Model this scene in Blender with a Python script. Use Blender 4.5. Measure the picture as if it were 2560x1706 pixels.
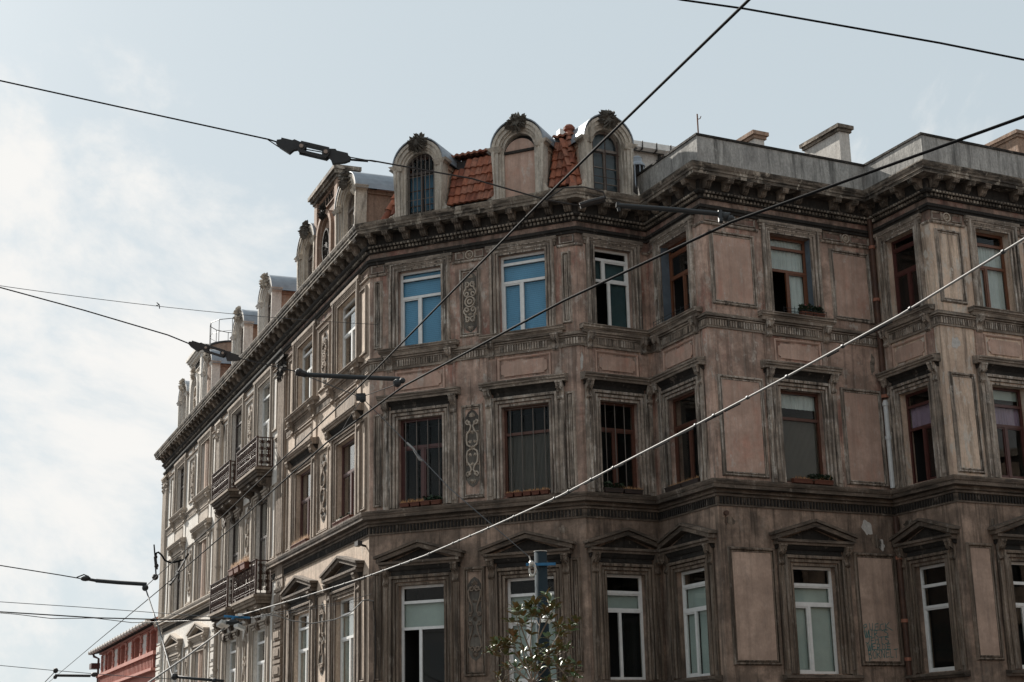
import bpy, math, random
from mathutils import Vector, Matrix
R = random.Random(7)
PI = math.pi
sc = bpy.context.scene
COL = sc.collection
for o in list(bpy.data.objects):
    bpy.data.objects.remove(o)

# ------------------------------------------------------------------ camera
F_PX, PITCH, ROLL = 3813.48, math.radians(15.1976), math.radians(-1.29144)
cp, sp = math.cos(PITCH), math.sin(PITCH)
_f = Vector((0, cp, sp)); _u = Vector((0, -sp, cp)); _r = Vector((1, 0, 0))
RT = _r * math.cos(ROLL) + _u * math.sin(ROLL)
UP = _u * math.cos(ROLL) - _r * math.sin(ROLL)
cam_d = bpy.data.cameras.new('camera'); cam = bpy.data.objects.new('camera', cam_d); COL.objects.link(cam)
cam.matrix_world = Matrix(((RT.x, UP.x, -_f.x, 0), (RT.y, UP.y, -_f.y, 0), (RT.z, UP.z, -_f.z, 0), (0, 0, 0, 1)))
cam_d.sensor_width = 36; cam_d.lens = F_PX * 36 / 2560
cam_d.clip_start = 0.1; cam_d.clip_end = 5000
sc.camera = cam
GZ = -1.6          # ground level; the lens is 1.6 m above it

def at(u, v, Y):
    """world point seen at photo pixel (u,v) at distance Y ahead"""
    d = _f + RT * ((u - 1280) / F_PX) - UP * ((v - 853) / F_PX)
    return d * (Y / d.y)
def atz(u, v, z):
    d = _f + RT * ((u - 1280) / F_PX) - UP * ((v - 853) / F_PX)
    return d * (z / d.z)

# ------------------------------------------------------------------ light
SUN_AZ, SUN_EL = 128.0, 33.0     # math azimuth (from +x, counter-clockwise)
sd = Vector((math.cos(math.radians(SUN_AZ)) * math.cos(math.radians(SUN_EL)),
             math.sin(math.radians(SUN_AZ)) * math.cos(math.radians(SUN_EL)), math.sin(math.radians(SUN_EL))))
sun_d = bpy.data.lights.new('sun', 'SUN'); sun = bpy.data.objects.new('sun', sun_d); COL.objects.link(sun)
sun_d.energy = 5.0; sun_d.angle = math.radians(0.5); sun_d.color = (1, .95, .87)
sun.rotation_euler = sd.to_track_quat('Z', 'Y').to_euler()
sun.location = (-20, 40, 40)
sc.view_settings.view_transform = 'Standard'; sc.view_settings.look = 'None'
sc.view_settings.exposure = 1.08; sc.view_settings.gamma = 1.0
sc.view_settings.use_curve_mapping = False

world = bpy.data.worlds.new('World'); sc.world = world; world.use_nodes = True
nt = world.node_tree; nt.nodes.clear()
def N(t, ty, **kw):
    n = t.nodes.new(ty)
    for k, v in kw.items():
        if k in n.inputs: n.inputs[k].default_value = v
        else: setattr(n, k, v)
    return n
SKY_STRENGTH = 0.06
wo = N(nt, 'ShaderNodeOutputWorld'); bg = N(nt, 'ShaderNodeBackground', Strength=SKY_STRENGTH)
sky = N(nt, 'ShaderNodeTexSky'); sky.sky_type = 'NISHITA'; sky.sun_disc = False
sky.sun_elevation = math.radians(SUN_EL); sky.sun_rotation = math.radians(90 - SUN_AZ)
sky.air_density = 1.0; sky.dust_density = 2.0; sky.ozone_density = 1.0; sky.altitude = 50
hs = N(nt, 'ShaderNodeHueSaturation', Saturation=0.42, Value=1.0)
nt.links.new(sky.outputs[0], hs.inputs['Color'])
tc = N(nt, 'ShaderNodeTexCoord')
mp = N(nt, 'ShaderNodeMapping'); mp.inputs['Scale'].default_value = (1, 1, 1.5); mp.inputs['Location'].default_value = (.4, 5.2, 2.2)
n1 = N(nt, 'ShaderNodeTexNoise', Scale=3.6, Detail=10.0, Roughness=0.62, Distortion=.35)
n2 = N(nt, 'ShaderNodeTexNoise', Scale=1.1, Detail=3.0)
nt.links.new(tc.outputs['Generated'], mp.inputs[0])
nt.links.new(mp.outputs[0], n1.inputs[0]); nt.links.new(mp.outputs[0], n2.inputs[0])
mul = N(nt, 'ShaderNodeMath', operation='MULTIPLY_ADD'); mul.inputs[1].default_value = .42
nt.links.new(n2.outputs[0], mul.inputs[0]); nt.links.new(n1.outputs[0], mul.inputs[2])
# more cloud lower down, thinner overhead
sx = N(nt, 'ShaderNodeSeparateXYZ'); nt.links.new(tc.outputs['Generated'], sx.inputs[0])
el = N(nt, 'ShaderNodeMapRange'); el.inputs['From Min'].default_value = .05; el.inputs['From Max'].default_value = .55
el.inputs['To Min'].default_value = .05; el.inputs['To Max'].default_value = -.13
nt.links.new(sx.outputs['Z'], el.inputs['Value'])
ad = N(nt, 'ShaderNodeMath', operation='ADD'); nt.links.new(mul.outputs[0], ad.inputs[0]); nt.links.new(el.outputs[0], ad.inputs[1])
mr = N(nt, 'ShaderNodeMapRange'); mr.inputs['From Min'].default_value = .655; mr.inputs['From Max'].default_value = .79
mr.interpolation_type = 'SMOOTHSTEP'
nt.links.new(ad.outputs[0], mr.inputs['Value'])
VEIL = 5.3
vl = N(nt, 'ShaderNodeMix', data_type='RGBA'); vl.inputs['Factor'].default_value = .86
vl.inputs['B'].default_value = (VEIL * .87, VEIL * 1.0, VEIL * 1.075, 1); nt.links.new(hs.outputs[0], vl.inputs['A'])
CLOUD = 7.4
mx = N(nt, 'ShaderNodeMix', data_type='RGBA'); mx.inputs['B'].default_value = (CLOUD, CLOUD * .99, CLOUD * .965, 1)
nt.links.new(mr.outputs[0], mx.inputs['Factor']); nt.links.new(vl.outputs['Result'], mx.inputs['A'])
nt.links.new(mx.outputs['Result'], bg.inputs[0]); nt.links.new(bg.outputs[0], wo.inputs[0])

# ------------------------------------------------------------------ materials
def mat_base(name):
    m = bpy.data.materials.new(name); m.use_nodes = True
    t = m.node_tree; b = t.nodes['Principled BSDF']
    return m, t, b
def rgb(c): return (c[0], c[1], c[2], 1)
def mixc(t, fac, a, b):
    n = N(t, 'ShaderNodeMix', data_type='RGBA')
    for k, v in (('Factor', fac), ('A', a), ('B', b)):
        if isinstance(v, (int, float)): n.inputs[k].default_value = v
        elif isinstance(v, tuple): n.inputs[k].default_value = rgb(v)
        else: t.links.new(v, n.inputs[k])
    return n.outputs['Result']
def noise(t, scale, detail=6, rough=.6, stretch=(1, 1, 1), off=0, dist=0):
    g = N(t, 'ShaderNodeNewGeometry'); mpn = N(t, 'ShaderNodeMapping')
    mpn.inputs['Scale'].default_value = stretch; mpn.inputs['Location'].default_value = (off, off * 1.7, off * .6)
    n = N(t, 'ShaderNodeTexNoise', Scale=scale, Detail=detail, Roughness=rough, Distortion=dist)
    t.links.new(g.outputs['Position'], mpn.inputs[0]); t.links.new(mpn.outputs[0], n.inputs[0])
    return n.outputs[0]
def ramp(t, v, a, b, ta=0., tb=1.):
    n = N(t, 'ShaderNodeMapRange'); n.inputs['From Min'].default_value = a; n.inputs['From Max'].default_value = b
    n.inputs['To Min'].default_value = ta; n.inputs['To Max'].default_value = tb
    t.links.new(v, n.inputs['Value']); return n.outputs[0]
def mulv(t, a, b):
    n = N(t, 'ShaderNodeMath', operation='MULTIPLY')
    for i, v in enumerate((a, b)):
        if isinstance(v, (int, float)): n.inputs[i].default_value = v
        else: t.links.new(v, n.inputs[i])
    return n.outputs[0]
def bump(t, b, h, strength=.4, dist=.02):
    n = N(t, 'ShaderNodeBump', Strength=strength, Distance=dist)
    t.links.new(h, n.inputs['Height']); t.links.new(n.outputs[0], b.inputs['Normal'])
def stucco(name, c1, c2, stain=(.05, .042, .035), stain_amt=.5, pale=(.5, .45, .4), pale_amt=.4, soot=(.022, .02, .018), soot_amt=.0,
           streak=(6, 6, .45), st_lo=.48, st_hi=.66, rough=.92, bs=.5, red=None, off=0, pale_lo=.58, vpale=0., speck=.5):
    kk = .84 if name not in ('cream_plaster', 'far_wing_moulding', 'chimney_render') else .86
    c1 = tuple(x * kk for x in c1); c2 = tuple(x * kk * .95 for x in c2); stain = tuple(x * .7 for x in stain); pale = tuple(x * .85 for x in pale)
    m, t, b = mat_base(name)
    c = mixc(t, ramp(t, noise(t, .7, 7, .65, off=off), .38, .62), c1, c2)
    if red: c = mixc(t, mulv(t, ramp(t, noise(t, 1.1, 7, .7, (1.3, 1.3, .7), off=off + 5), .53, .63), .7), c, red)
    c = mixc(t, mulv(t, ramp(t, noise(t, 1.0, 7, .7, streak, off=off + 2), st_lo, st_hi), stain_amt), c, stain)
    c = mixc(t, mulv(t, ramp(t, noise(t, 2.1, 10, .72, (1.6, 1.6, .8), off=off + 9), pale_lo, pale_lo + .05), pale_amt), c, pale)
    if vpale: c = mixc(t, mulv(t, ramp(t, noise(t, 1.4, 8, .72, (8, 8, .55), off=off + 17), .53, .60), vpale), c, pale)
    if soot_amt: c = mixc(t, mulv(t, ramp(t, noise(t, 1.6, 9, .72, (1, 1, 1.2), off=off + 13), .4, .58), soot_amt), c, soot)
    fine = noise(t, 22, 6, .7, (1, 1, .6))
    c = mixc(t, ramp(t, fine, .38, .68, 0, speck), c, tuple(x * .4 for x in c2))
    t.links.new(c, b.inputs['Base Color']); b.inputs['Roughness'].default_value = rough
    b.inputs['Specular IOR Level'].default_value = .25
    hb = N(t, 'ShaderNodeMath', operation='ADD'); t.links.new(noise(t, 9, 9, .7), hb.inputs[0]); t.links.new(noise(t, 3, 4, .6, off=4), hb.inputs[1])
    bump(t, b, hb.outputs[0], bs, .03)
    return m
def plain(name, c, rough=.6, metal=0., spec=.5, var=.25, vs=8, bmp=0):
    m, t, b = mat_base(name)
    cc = mixc(t, ramp(t, noise(t, vs, 6, .65), .3, .7), c, tuple(x * (1 - var) for x in c))
    t.links.new(cc, b.inputs['Base Color']); b.inputs['Roughness'].default_value = rough
    b.inputs['Metallic'].default_value = metal; b.inputs['Specular IOR Level'].default_value = spec
    if bmp: bump(t, b, noise(t, vs * 4, 6, .65), bmp, .01)
    return m

M = {}
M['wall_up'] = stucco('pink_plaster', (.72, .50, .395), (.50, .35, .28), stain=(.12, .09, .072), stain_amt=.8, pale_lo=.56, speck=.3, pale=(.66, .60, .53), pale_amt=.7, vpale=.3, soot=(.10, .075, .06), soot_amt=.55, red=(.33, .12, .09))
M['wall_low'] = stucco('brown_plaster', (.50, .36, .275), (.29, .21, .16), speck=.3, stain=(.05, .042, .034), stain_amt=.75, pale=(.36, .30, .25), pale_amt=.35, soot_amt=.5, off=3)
M['wall_right'] = stucco('tan_plaster', (.84, .65, .50), (.58, .43, .33), stain=(.12, .095, .075), stain_amt=.75, pale=(.66, .61, .54), pale_amt=.8, off=6, pale_lo=.535, vpale=.3, speck=.3)
M['wall_wing'] = stucco('ochre_plaster', (.72, .575, .455), (.55, .43, .335), stain=(.14, .11, .09), stain_amt=.45, pale=(.6, .55, .48), pale_amt=.5, off=8)
M['wall_far'] = stucco('cream_plaster', (.80, .76, .70), (.74, .69, .63), stain=(.32, .28, .24), stain_amt=.25, pale=(.7, .67, .62), pale_amt=.3, off=11)
M['panel_up'] = stucco('panel_plaster_upper', (.66, .455, .365), (.56, .385, .305), speck=.22, soot=(.25, .17, .135), soot_amt=.4, vpale=.2, stain=(.25, .18, .145), stain_amt=.35, pale=(.62, .56, .50), pale_amt=.6, red=(.50, .26, .195), off=15, bs=.3)
M['panel_low'] = stucco('panel_plaster_lower', (.64, .465, .365), (.54, .385, .30), speck=.25, soot=(.2, .145, .115), soot_amt=.45, stain=(.2, .15, .12), stain_amt=.4, pale=(.34, .28, .24), pale_amt=.3, off=18, bs=.25)
M['trim'] = stucco('weathered_moulding', (.60, .505, .42), (.45, .365, .295), stain=(.06, .05, .042), stain_amt=.95, pale=(.85, .78, .69), pale_amt=.6, vpale=.75, soot_amt=.5, streak=(9, 9, .5), st_lo=.47, st_hi=.6, off=21, bs=.7)
M['ledge'] = stucco('weathered_ledge', (.50, .415, .34), (.34, .275, .22), stain=(.05, .043, .036), stain_amt=.7, pale=(.78, .71, .62), pale_amt=.6, streak=(1.0, 1.0, 9), st_lo=.46, st_hi=.6, off=61, bs=.7, speck=.6, soot_amt=.45)
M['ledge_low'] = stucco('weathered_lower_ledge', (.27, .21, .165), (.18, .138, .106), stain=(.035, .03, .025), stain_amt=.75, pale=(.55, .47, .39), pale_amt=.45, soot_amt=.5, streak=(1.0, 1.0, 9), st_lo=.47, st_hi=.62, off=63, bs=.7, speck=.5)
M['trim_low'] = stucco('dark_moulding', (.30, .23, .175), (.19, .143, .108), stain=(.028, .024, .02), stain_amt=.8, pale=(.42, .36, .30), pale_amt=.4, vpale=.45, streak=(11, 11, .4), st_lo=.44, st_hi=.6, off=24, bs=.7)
M['trim_wing'] = stucco('wing_moulding', (.42, .335, .265), (.29, .225, .175), stain=(.05, .042, .034), stain_amt=.8, pale=(.50, .45, .39), pale_amt=.5, streak=(8, 8, .4), off=27, bs=.6)
M['trim_far'] = stucco('far_wing_moulding', (.55, .475, .40), (.46, .39, .32), stain=(.12, .10, .085), stain_amt=.5, pale=(.55, .5, .45), pale_amt=.4, streak=(8, 8, .4), off=30, bs=.5)
M['cornice'] = stucco('sooty_cornice', (.42, .35, .28), (.25, .205, .165), stain=(.02, .018, .016), stain_amt=.9, pale=(.66, .58, .48), pale_amt=.85, soot_amt=.5, streak=(1.2, 1.2, 5), st_lo=.46, st_hi=.58, off=33, bs=.8, pale_lo=.55)
M['cornice_under'] = stucco('crust_and_painted_shade', (.06, .052, .045), (.03, .027, .024), stain=(.014, .013, .012), stain_amt=.8, pale=(.34, .28, .23), pale_amt=.5, soot_amt=.6, off=36, bs=.8)  # black crust on cornice parts; painted shade on hood and pediment friezes
M['modil'] = stucco('modillion_soot', (.42, .34, .27), (.22, .18, .145), stain=(.02, .018, .016), stain_amt=.8, pale=(.66, .57, .47), pale_amt=.6, soot_amt=.7, off=35)
M['frieze'] = stucco('sooty_frieze', (.46, .31, .245), (.32, .23, .185), stain=(.03, .026, .022), stain_amt=.8, pale=(.5, .43, .37), pale_amt=.55, soot_amt=.6, red=(.30, .12, .10), streak=(3, 3, .9), off=37, bs=.6)
M['keystone'] = stucco('sooty_leaf_carving', (.22, .20, .17), (.13, .115, .10), stain=(.03, .027, .024), stain_amt=.6, pale=(.36, .33, .28), pale_amt=.4, soot_amt=.3, off=38)
M['ornament'] = stucco('relief_plaster', (.66, .57, .47), (.52, .44, .36), stain=(.04, .035, .03), stain_amt=.7, pale=(.36, .32, .28), pale_amt=.4, off=39, bs=.4)
M['ornament_low'] = stucco('dark_relief', (.34, .27, .21), (.24, .19, .15), stain=(.025, .022, .019), stain_amt=.7, pale=(.2, .17, .14), pale_amt=.3, off=40, bs=.4)
M['dormer'] = stucco('dormer_stone', (.78, .70, .60), (.60, .53, .44), stain=(.07, .062, .054), stain_amt=.75, pale=(.68, .63, .56), pale_amt=.6, soot_amt=.16, vpale=.6, streak=(7, 7, .8), off=42, bs=.8)
M['dormer_side'] = stucco('dormer_brick_render', (.44, .30, .22), (.35, .245, .19), stain=(.12, .09, .075), stain_amt=.5, pale=(.5, .46, .42), pale_amt=.4, off=45)
M['parapet'] = stucco('grey_cement', (.50, .485, .455), (.34, .33, .315), stain=(.08, .08, .075), stain_amt=.8, pale=(.66, .64, .6), pale_amt=.4, vpale=.35, streak=(4, 4, .5), off=48, bs=.5)
M['chimney'] = stucco('chimney_render', (.66, .63, .59), (.58, .55, .51), stain=(.36, .31, .27), stain_amt=.35, pale=(.72, .7, .66), pale_amt=.3, off=51, bs=.3)
M['balcony'] = stucco('balcony_stone', (.36, .29, .225), (.25, .195, .15), stain=(.07, .055, .045), stain_amt=.6, pale=(.6, .55, .48), pale_amt=.4, off=54)
M['balcony_under'] = stucco('dark_balcony_stone', (.17, .13, .10), (.09, .072, .058), stain=(.03, .026, .022), stain_amt=.7, pale=(.45, .38, .3), pale_amt=.3, off=55)  # darker stone tone for balcony undersides and brackets
M['red'] = stucco('red_render', (.62, .27, .215), (.52, .22, .175), stain=(.2, .06, .045), stain_amt=.35, pale=(.58, .3, .25), pale_amt=.3, off=57, bs=.2)
M['redpale'] = stucco('pale_infill', (.85, .80, .76), (.75, .69, .65), stain=(.35, .27, .24), stain_amt=.3, off=60, bs=.2)
M['white'] = plain('white_window_frame', (.72, .72, .70), .4, var=.18)
M['brown'] = plain('brown_wood', (.09, .03, .016), .5, var=.4, vs=14)
M['orange'] = plain('orange_wood', (.15, .055, .025), .5, var=.35, vs=14)
M['redwood'] = plain('dark_red_wood', (.075, .022, .018), .45, var=.35)
M['greywood'] = plain('bare_grey_wood', (.20, .165, .14), .8, var=.5, vs=12)
M['darkwood'] = plain('near_black_wood', (.05, .035, .03), .6, var=.4)
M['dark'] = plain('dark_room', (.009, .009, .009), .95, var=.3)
M['blue'] = plain('blue_blind', (.14, .37, .60), .6, var=.2, vs=1.2)
M['deepblue'] = plain('deep_blue_board', (.035, .13, .22), .6, var=.3, vs=3)
M['tealdark'] = plain('dark_teal_room_blind', (.035, .075, .085), .7, var=.4, vs=2)
M['bluegrey'] = plain('blue_grey_reveal_paint', (.11, .14, .17), .85, var=.45, vs=3, bmp=.3)
M['green'] = plain('pale_green_blind', (.42, .48, .45), .8, var=.22, vs=1.5)
M['whitecurtain'] = plain('white_net_curtain', (.55, .58, .57), .9, var=.2, vs=3)
M['purple'] = plain('purple_curtain', (.32, .23, .32), .9, var=.25, vs=3)
M['meshm'] = plain('grey_fly_mesh', (.10, .085, .07), .9, var=.25, vs=2)
M['bars'] = plain('pale_window_bar', (.15, .125, .105), .6)
M['iron'] = plain('rusty_wrought_iron', (.07, .031, .019), .6, .2, var=.6, vs=12)
M['cable'] = plain('black_cable', (.010, .010, .011), .85, var=.2, spec=.1)
M['steel'] = plain('dark_steel', (.02, .023, .025), .6, .05, var=.3, vs=20)
M['castiron'] = plain('brown_cast_iron', (.035, .03, .028), .55, .3, var=.5, vs=18, bmp=.3)
M['brass'] = plain('dull_bolt_metal', (.30, .24, .20), .45, .6)
M['greycable'] = plain('pale_grey_wrap', (.27, .262, .25), .7, var=.3, vs=20)
M['thin'] = plain('grey_wire', (.10, .105, .11), .5, .3)
M['zinc'] = plain('zinc_sheet', (.26, .29, .325), .5, .15, var=.35, vs=2.5, bmp=.15)
M['tile'] = plain('terracotta_tile', (.38, .13, .07), .8, var=.55, vs=5, bmp=.4)
M['tile2'] = plain('weathered_tile', (.36, .15, .095), .88, var=.6, vs=7, bmp=.4)
M['tile3'] = plain('old_dark_tile', (.26, .085, .05), .9, var=.6, vs=6, bmp=.4)
M['pot'] = plain('terracotta_pot', (.14, .048, .028), .8, var=.35, vs=10)
M['dry'] = plain('dry_plant', (.50, .27, .12), .95, var=.5, vs=30)
M['leaf_dk'] = plain('geranium_leaf', (.03, .055, .025), .7, var=.5, vs=20)
M['flower'] = plain('pink_flower', (.35, .09, .10), .7)
M['pipe_brown'] = plain('rusty_brown_pipe', (.085, .038, .022), .7, var=.7, vs=4)
M['pipe_white'] = plain('grey_white_plastic_pipe', (.55, .57, .57), .5, var=.2)
M['asphalt'] = plain('asphalt', (.05, .05, .052), .9, var=.3, vs=3, bmp=.3)
M['paving'] = plain('paving', (.13, .125, .115), .9, var=.3, vs=2, bmp=.2)
M['pole'] = plain('painted_grey_pole', (.028, .04, .048), .8, 0, spec=.04, var=.15)
M['strap'] = plain('blue_strap', (.01, .14, .30), .5)
M['pale_metal'] = plain('pale_metal', (.55, .53, .49), .4, .4)
M['paint'] = plain('teal_spray_paint', (.045, .17, .165), .7, var=.3, vs=20)
M['bark'] = plain('grey_bark', (.28, .22, .17), .85, var=.35, vs=20)
M['white_plastic'] = plain('white_plastic', (.78, .77, .74), .4)
M['roofdark'] = plain('roof_felt', (.045, .04, .038), .95, var=.4, vs=4)
M['frost'] = plain('frosted_glass', (.62, .64, .62), .3)
def glassmat(name, tint, refl):
    m, t, b = mat_base(name); t.nodes.remove(b)
    out = t.nodes['Material Output']
    tr = N(t, 'ShaderNodeBsdfTransparent'); tr.inputs[0].default_value = rgb(tint)
    gl = N(t, 'ShaderNodeBsdfGlossy', Roughness=.015); gl.inputs[0].default_value = (1, 1, 1, 1)
    lw = N(t, 'ShaderNodeLayerWeight'); lw.inputs[0].default_value = .5
    pw = N(t, 'ShaderNodeMath', operation='POWER'); pw.inputs[1].default_value = 4.0; t.links.new(lw.outputs['Facing'], pw.inputs[0])
    fr_ = N(t, 'ShaderNodeMath', operation='MULTIPLY_ADD'); fr_.inputs[1].default_value = .9; fr_.inputs[2].default_value = refl; t.links.new(pw.outputs[0], fr_.inputs[0])
    bn = N(t, 'ShaderNodeBump', Strength=.02, Distance=.01); t.links.new(noise(t, 1.3, 2, .5), bn.inputs['Height'])
    t.links.new(bn.outputs[0], gl.inputs['Normal']); pass
    mxs = N(t, 'ShaderNodeMixShader'); t.links.new(fr_.outputs[0], mxs.inputs[0])
    t.links.new(tr.outputs[0], mxs.inputs[1]); t.links.new(gl.outputs[0], mxs.inputs[2]); t.links.new(mxs.outputs[0], out.inputs[0])
    return m
M['glass'] = glassmat('window_glass', (.92, .94, .93), .008)
def leafmat():
    m, t, b = mat_base('magnolia_leaf')
    g = N(t, 'ShaderNodeNewGeometry')
    c = mixc(t, g.outputs['Backfacing'], (.05, .10, .03), (.22, .115, .045))
    c = mixc(t, ramp(t, noise(t, 9, 3), .35, .65), c, (.09, .10, .035))
    t.links.new(c, b.inputs['Base Color']); b.inputs['Roughness'].default_value = .42; b.inputs['Specular IOR Level'].default_value = .35
    return m
M['leaf'] = leafmat()

# ------------------------------------------------------------------ object helpers
WM = {}
def put(name, data, parent=None, mtx=None, label=None, cat=None, group=None, kind=None):
    o = bpy.data.objects.new(name, data); COL.objects.link(o)
    mtx = mtx or Matrix()
    if parent is not None:
        o.parent = parent; o.matrix_parent_inverse = WM[parent.name].inverted()
    o.matrix_basis = mtx
    WM[o.name] = mtx.copy()
    if label: o['label'] = label
    if cat: o['category'] = cat
    if group: o['group'] = group
    if kind: o['kind'] = kind
    return o
def thing(name, loc, label, cat, group=None):
    return put(name, None, None, Matrix.Translation(Vector(loc)), label, cat, group)

SPLIT = {'lintel', 'apron_pier', 'necking_moulding', 'necking_panel', 'rosette', 'rear_wall', 'side_wall', 'capital', 'bracket', 'pipe_collar', 'gutter_clip', 'ledge', 'toothed_frame', 'wire_rail', 'tie_band', 'black_lead', 'niche_arch', 'lens', 'bolt', 'tie', 'dry_stems', 'foliage', 'socket', 'link_plate', 'clamp', 'glazing_bar', 'insulator_shackle', 'date_numerals', 'hanger'}
class MB:
    def __init__(s): s.v = []; s.f = []
    def add(s, vs, fs):
        k = len(s.v); s.v += [tuple(x) for x in vs]; s.f += [tuple(i + k for i in f) for f in fs]
    def quad(s, a, b, c, d): s.add([a, b, c, d], [(0, 1, 2, 3)])
    def hexa(s, p):  # 8 points: bottom 4, top 4
        s.add(p, [(0, 3, 2, 1), (4, 5, 6, 7), (0, 1, 5, 4), (1, 2, 6, 5), (2, 3, 7, 6), (3, 0, 4, 7)])
    def box(s, x0, x1, y0, y1, z0, z1, P=lambda x, y, z: (x, y, z)):
        s.hexa([P(x0, y0, z0), P(x1, y0, z0), P(x1, y1, z0), P(x0, y1, z0), P(x0, y0, z1), P(x1, y0, z1), P(x1, y1, z1), P(x0, y1, z1)])
    def loft(s, rings, closed=True, caps=True):
        n = len(rings[0]); k = len(s.v)
        for r in rings: s.v += [tuple(x) for x in r]
        for i in range(len(rings) - 1):
            for j in range(n if closed else n - 1):
                a = k + i * n + j; b = k + i * n + (j + 1) % n
                s.f.append((a, b, b + n, a + n))
        if caps and closed:
            s.f.append(tuple(range(k + n - 1, k - 1, -1))); e = k + (len(rings) - 1) * n; s.f.append(tuple(range(e, e + n)))
    def tube(s, pts, r, n=6, r2=None):
        pts = [Vector(p) for p in pts]; rings = []
        for i, p in enumerate(pts):
            d = (pts[min(i + 1, len(pts) - 1)] - pts[max(i - 1, 0)])
            if d.length < 1e-9: d = Vector((0, 0, 1))
            d.normalize()
            a = d.cross(Vector((0, 0, 1)))
            if a.length < .05: a = d.cross(Vector((1, 0, 0)))
            a.normalize(); b = d.cross(a)
            rr = r if r2 is None else r + (r2 - r) * i / (len(pts) - 1)
            rings.append([p + (a * math.cos(2 * PI * k / n) + b * math.sin(2 * PI * k / n)) * rr for k in range(n)])
        s.loft(rings)
    def sphere(s, c, r, nu=10, nv=6):
        c = Vector(c)
        if isinstance(r, (int, float)): r = (r, r, r)
        rings = []
        for i in range(nv + 1):
            th = PI * i / nv
            rr = max(math.sin(th), .02)
            rings.append([c + Vector((r[0] * rr * math.cos(2 * PI * k / nu), r[1] * rr * math.sin(2 * PI * k / nu), r[2] * math.cos(th))) for k in range(nu)])
        s.loft(rings)
    def mesh(s, name, mat, smooth=False, origin=None):
        me = bpy.data.meshes.new(name)
        o = Vector(origin) if origin is not None else Vector((0, 0, 0))
        me.from_pydata([(v[0] - o.x, v[1] - o.y, v[2] - o.z) for v in s.v], [], s.f); me.materials.append(mat)
        if smooth: me.shade_smooth()
        me.update(); return me
    def split(s, gap=.04):
        par = list(range(len(s.v)))
        def fd(i):
            while par[i] != i: par[i] = par[par[i]]; i = par[i]
            return i
        for f in s.f:
            a = fd(f[0])
            for i in f[1:]: par[fd(i)] = a
        comp = {}
        for i in range(len(s.v)): comp.setdefault(fd(i), []).append(i)
        cs = []
        for k, idx in comp.items():
            b = [min(s.v[i][j] for i in idx) - gap for j in range(3)] + [max(s.v[i][j] for i in idx) + gap for j in range(3)]
            cs.append([b, {k}])
        ch = True
        while ch:
            ch = False; out = []
            for b, ks in cs:
                for o in out:
                    if all(b[j] <= o[0][j + 3] and o[0][j] <= b[j + 3] for j in range(3)):
                        o[0] = [min(b[j], o[0][j]) for j in range(3)] + [max(b[j + 3], o[0][j + 3]) for j in range(3)]; o[1] |= ks; ch = True; break
                else: out.append([b, ks])
            cs = out
        if len(cs) == 1: return [s]
        res = []
        for b, ks in cs:
            m = MB(); mp = {}
            for f in s.f:
                if fd(f[0]) in ks:
                    q = []
                    for i in f:
                        if i not in mp: mp[i] = len(m.v); m.v.append(s.v[i])
                        q.append(mp[i])
                    m.f.append(tuple(q))
            res.append(m)
        return res
    def build(s, name, mat, parent=None, smooth=False, **kw):
        if not s.v: return None
        if name in SPLIT and kw.get('kind') is None:
            ps = s.split()
            if len(ps) > 1: return [p.build(name, mat, parent, smooth, **kw) for p in ps][0]
        n = len(s.v)
        c = Vector((sum(v[0] for v in s.v) / n, sum(v[1] for v in s.v) / n, min(v[2] for v in s.v)))
        return put(name, s.mesh(name, mat, smooth, c), parent, Matrix.Translation(c), **kw)

# ------------------------------------------------------------------ building plan (measured from the photograph)
PT = {'A': (-15.932, 68.559), 'C1': (-3.734, 38.576), 'C2': (1.655, 36.236), 'C3': (3.519, 37.227), 'C4': (4.638, 34.820),
      'C5': (9.252, 37.174), 'C6': (10.216, 35.104), 'E': (15.56, 37.831)}
PT = {k: Vector(v) for k, v in PT.items()}
class Fac:
    def __init__(s, a, b, ws=1.0):
        s.a = PT[a] if isinstance(a, str) else a; s.b = PT[b] if isinstance(b, str) else b
        s.L = (s.b - s.a).length; s.t = (s.b - s.a) / s.L; s.n = Vector((s.t.y, -s.t.x)); s.ws = ws
    def P(s, x, o, z):
        p = s.a + s.t * x + s.n * o
        return Vector((p.x, p.y, z))
    def M(s, x, o, z):   # local axes: X along facade, Y outward, Z up
        p = s.P(x, o, z)
        return Matrix(((s.t.x, s.n.x, 0, p.x), (s.t.y, s.n.y, 0, p.y), (0, 0, 1, p.z), (0, 0, 0, 1)))
W = Fac('A', 'C1', 1.45); F1 = Fac('C1', 'C2'); F2 = Fac('C2', 'C3'); F3 = Fac('C3', 'C4'); F4 = Fac('C4', 'C5'); F5 = Fac('C5', 'C6'); F6 = Fac('C6', 'E')
FACS = [W, F1, F2, F3, F4, F5, F6]
AB = PT['A'] - W.n * 11; EB = PT['E'] - F6.n * 14
PATH = [AB, PT['A'], PT['C1'], PT['C2'], PT['C3'], PT['C4'], PT['C5'], PT['C6'], PT['E'], EB]

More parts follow.
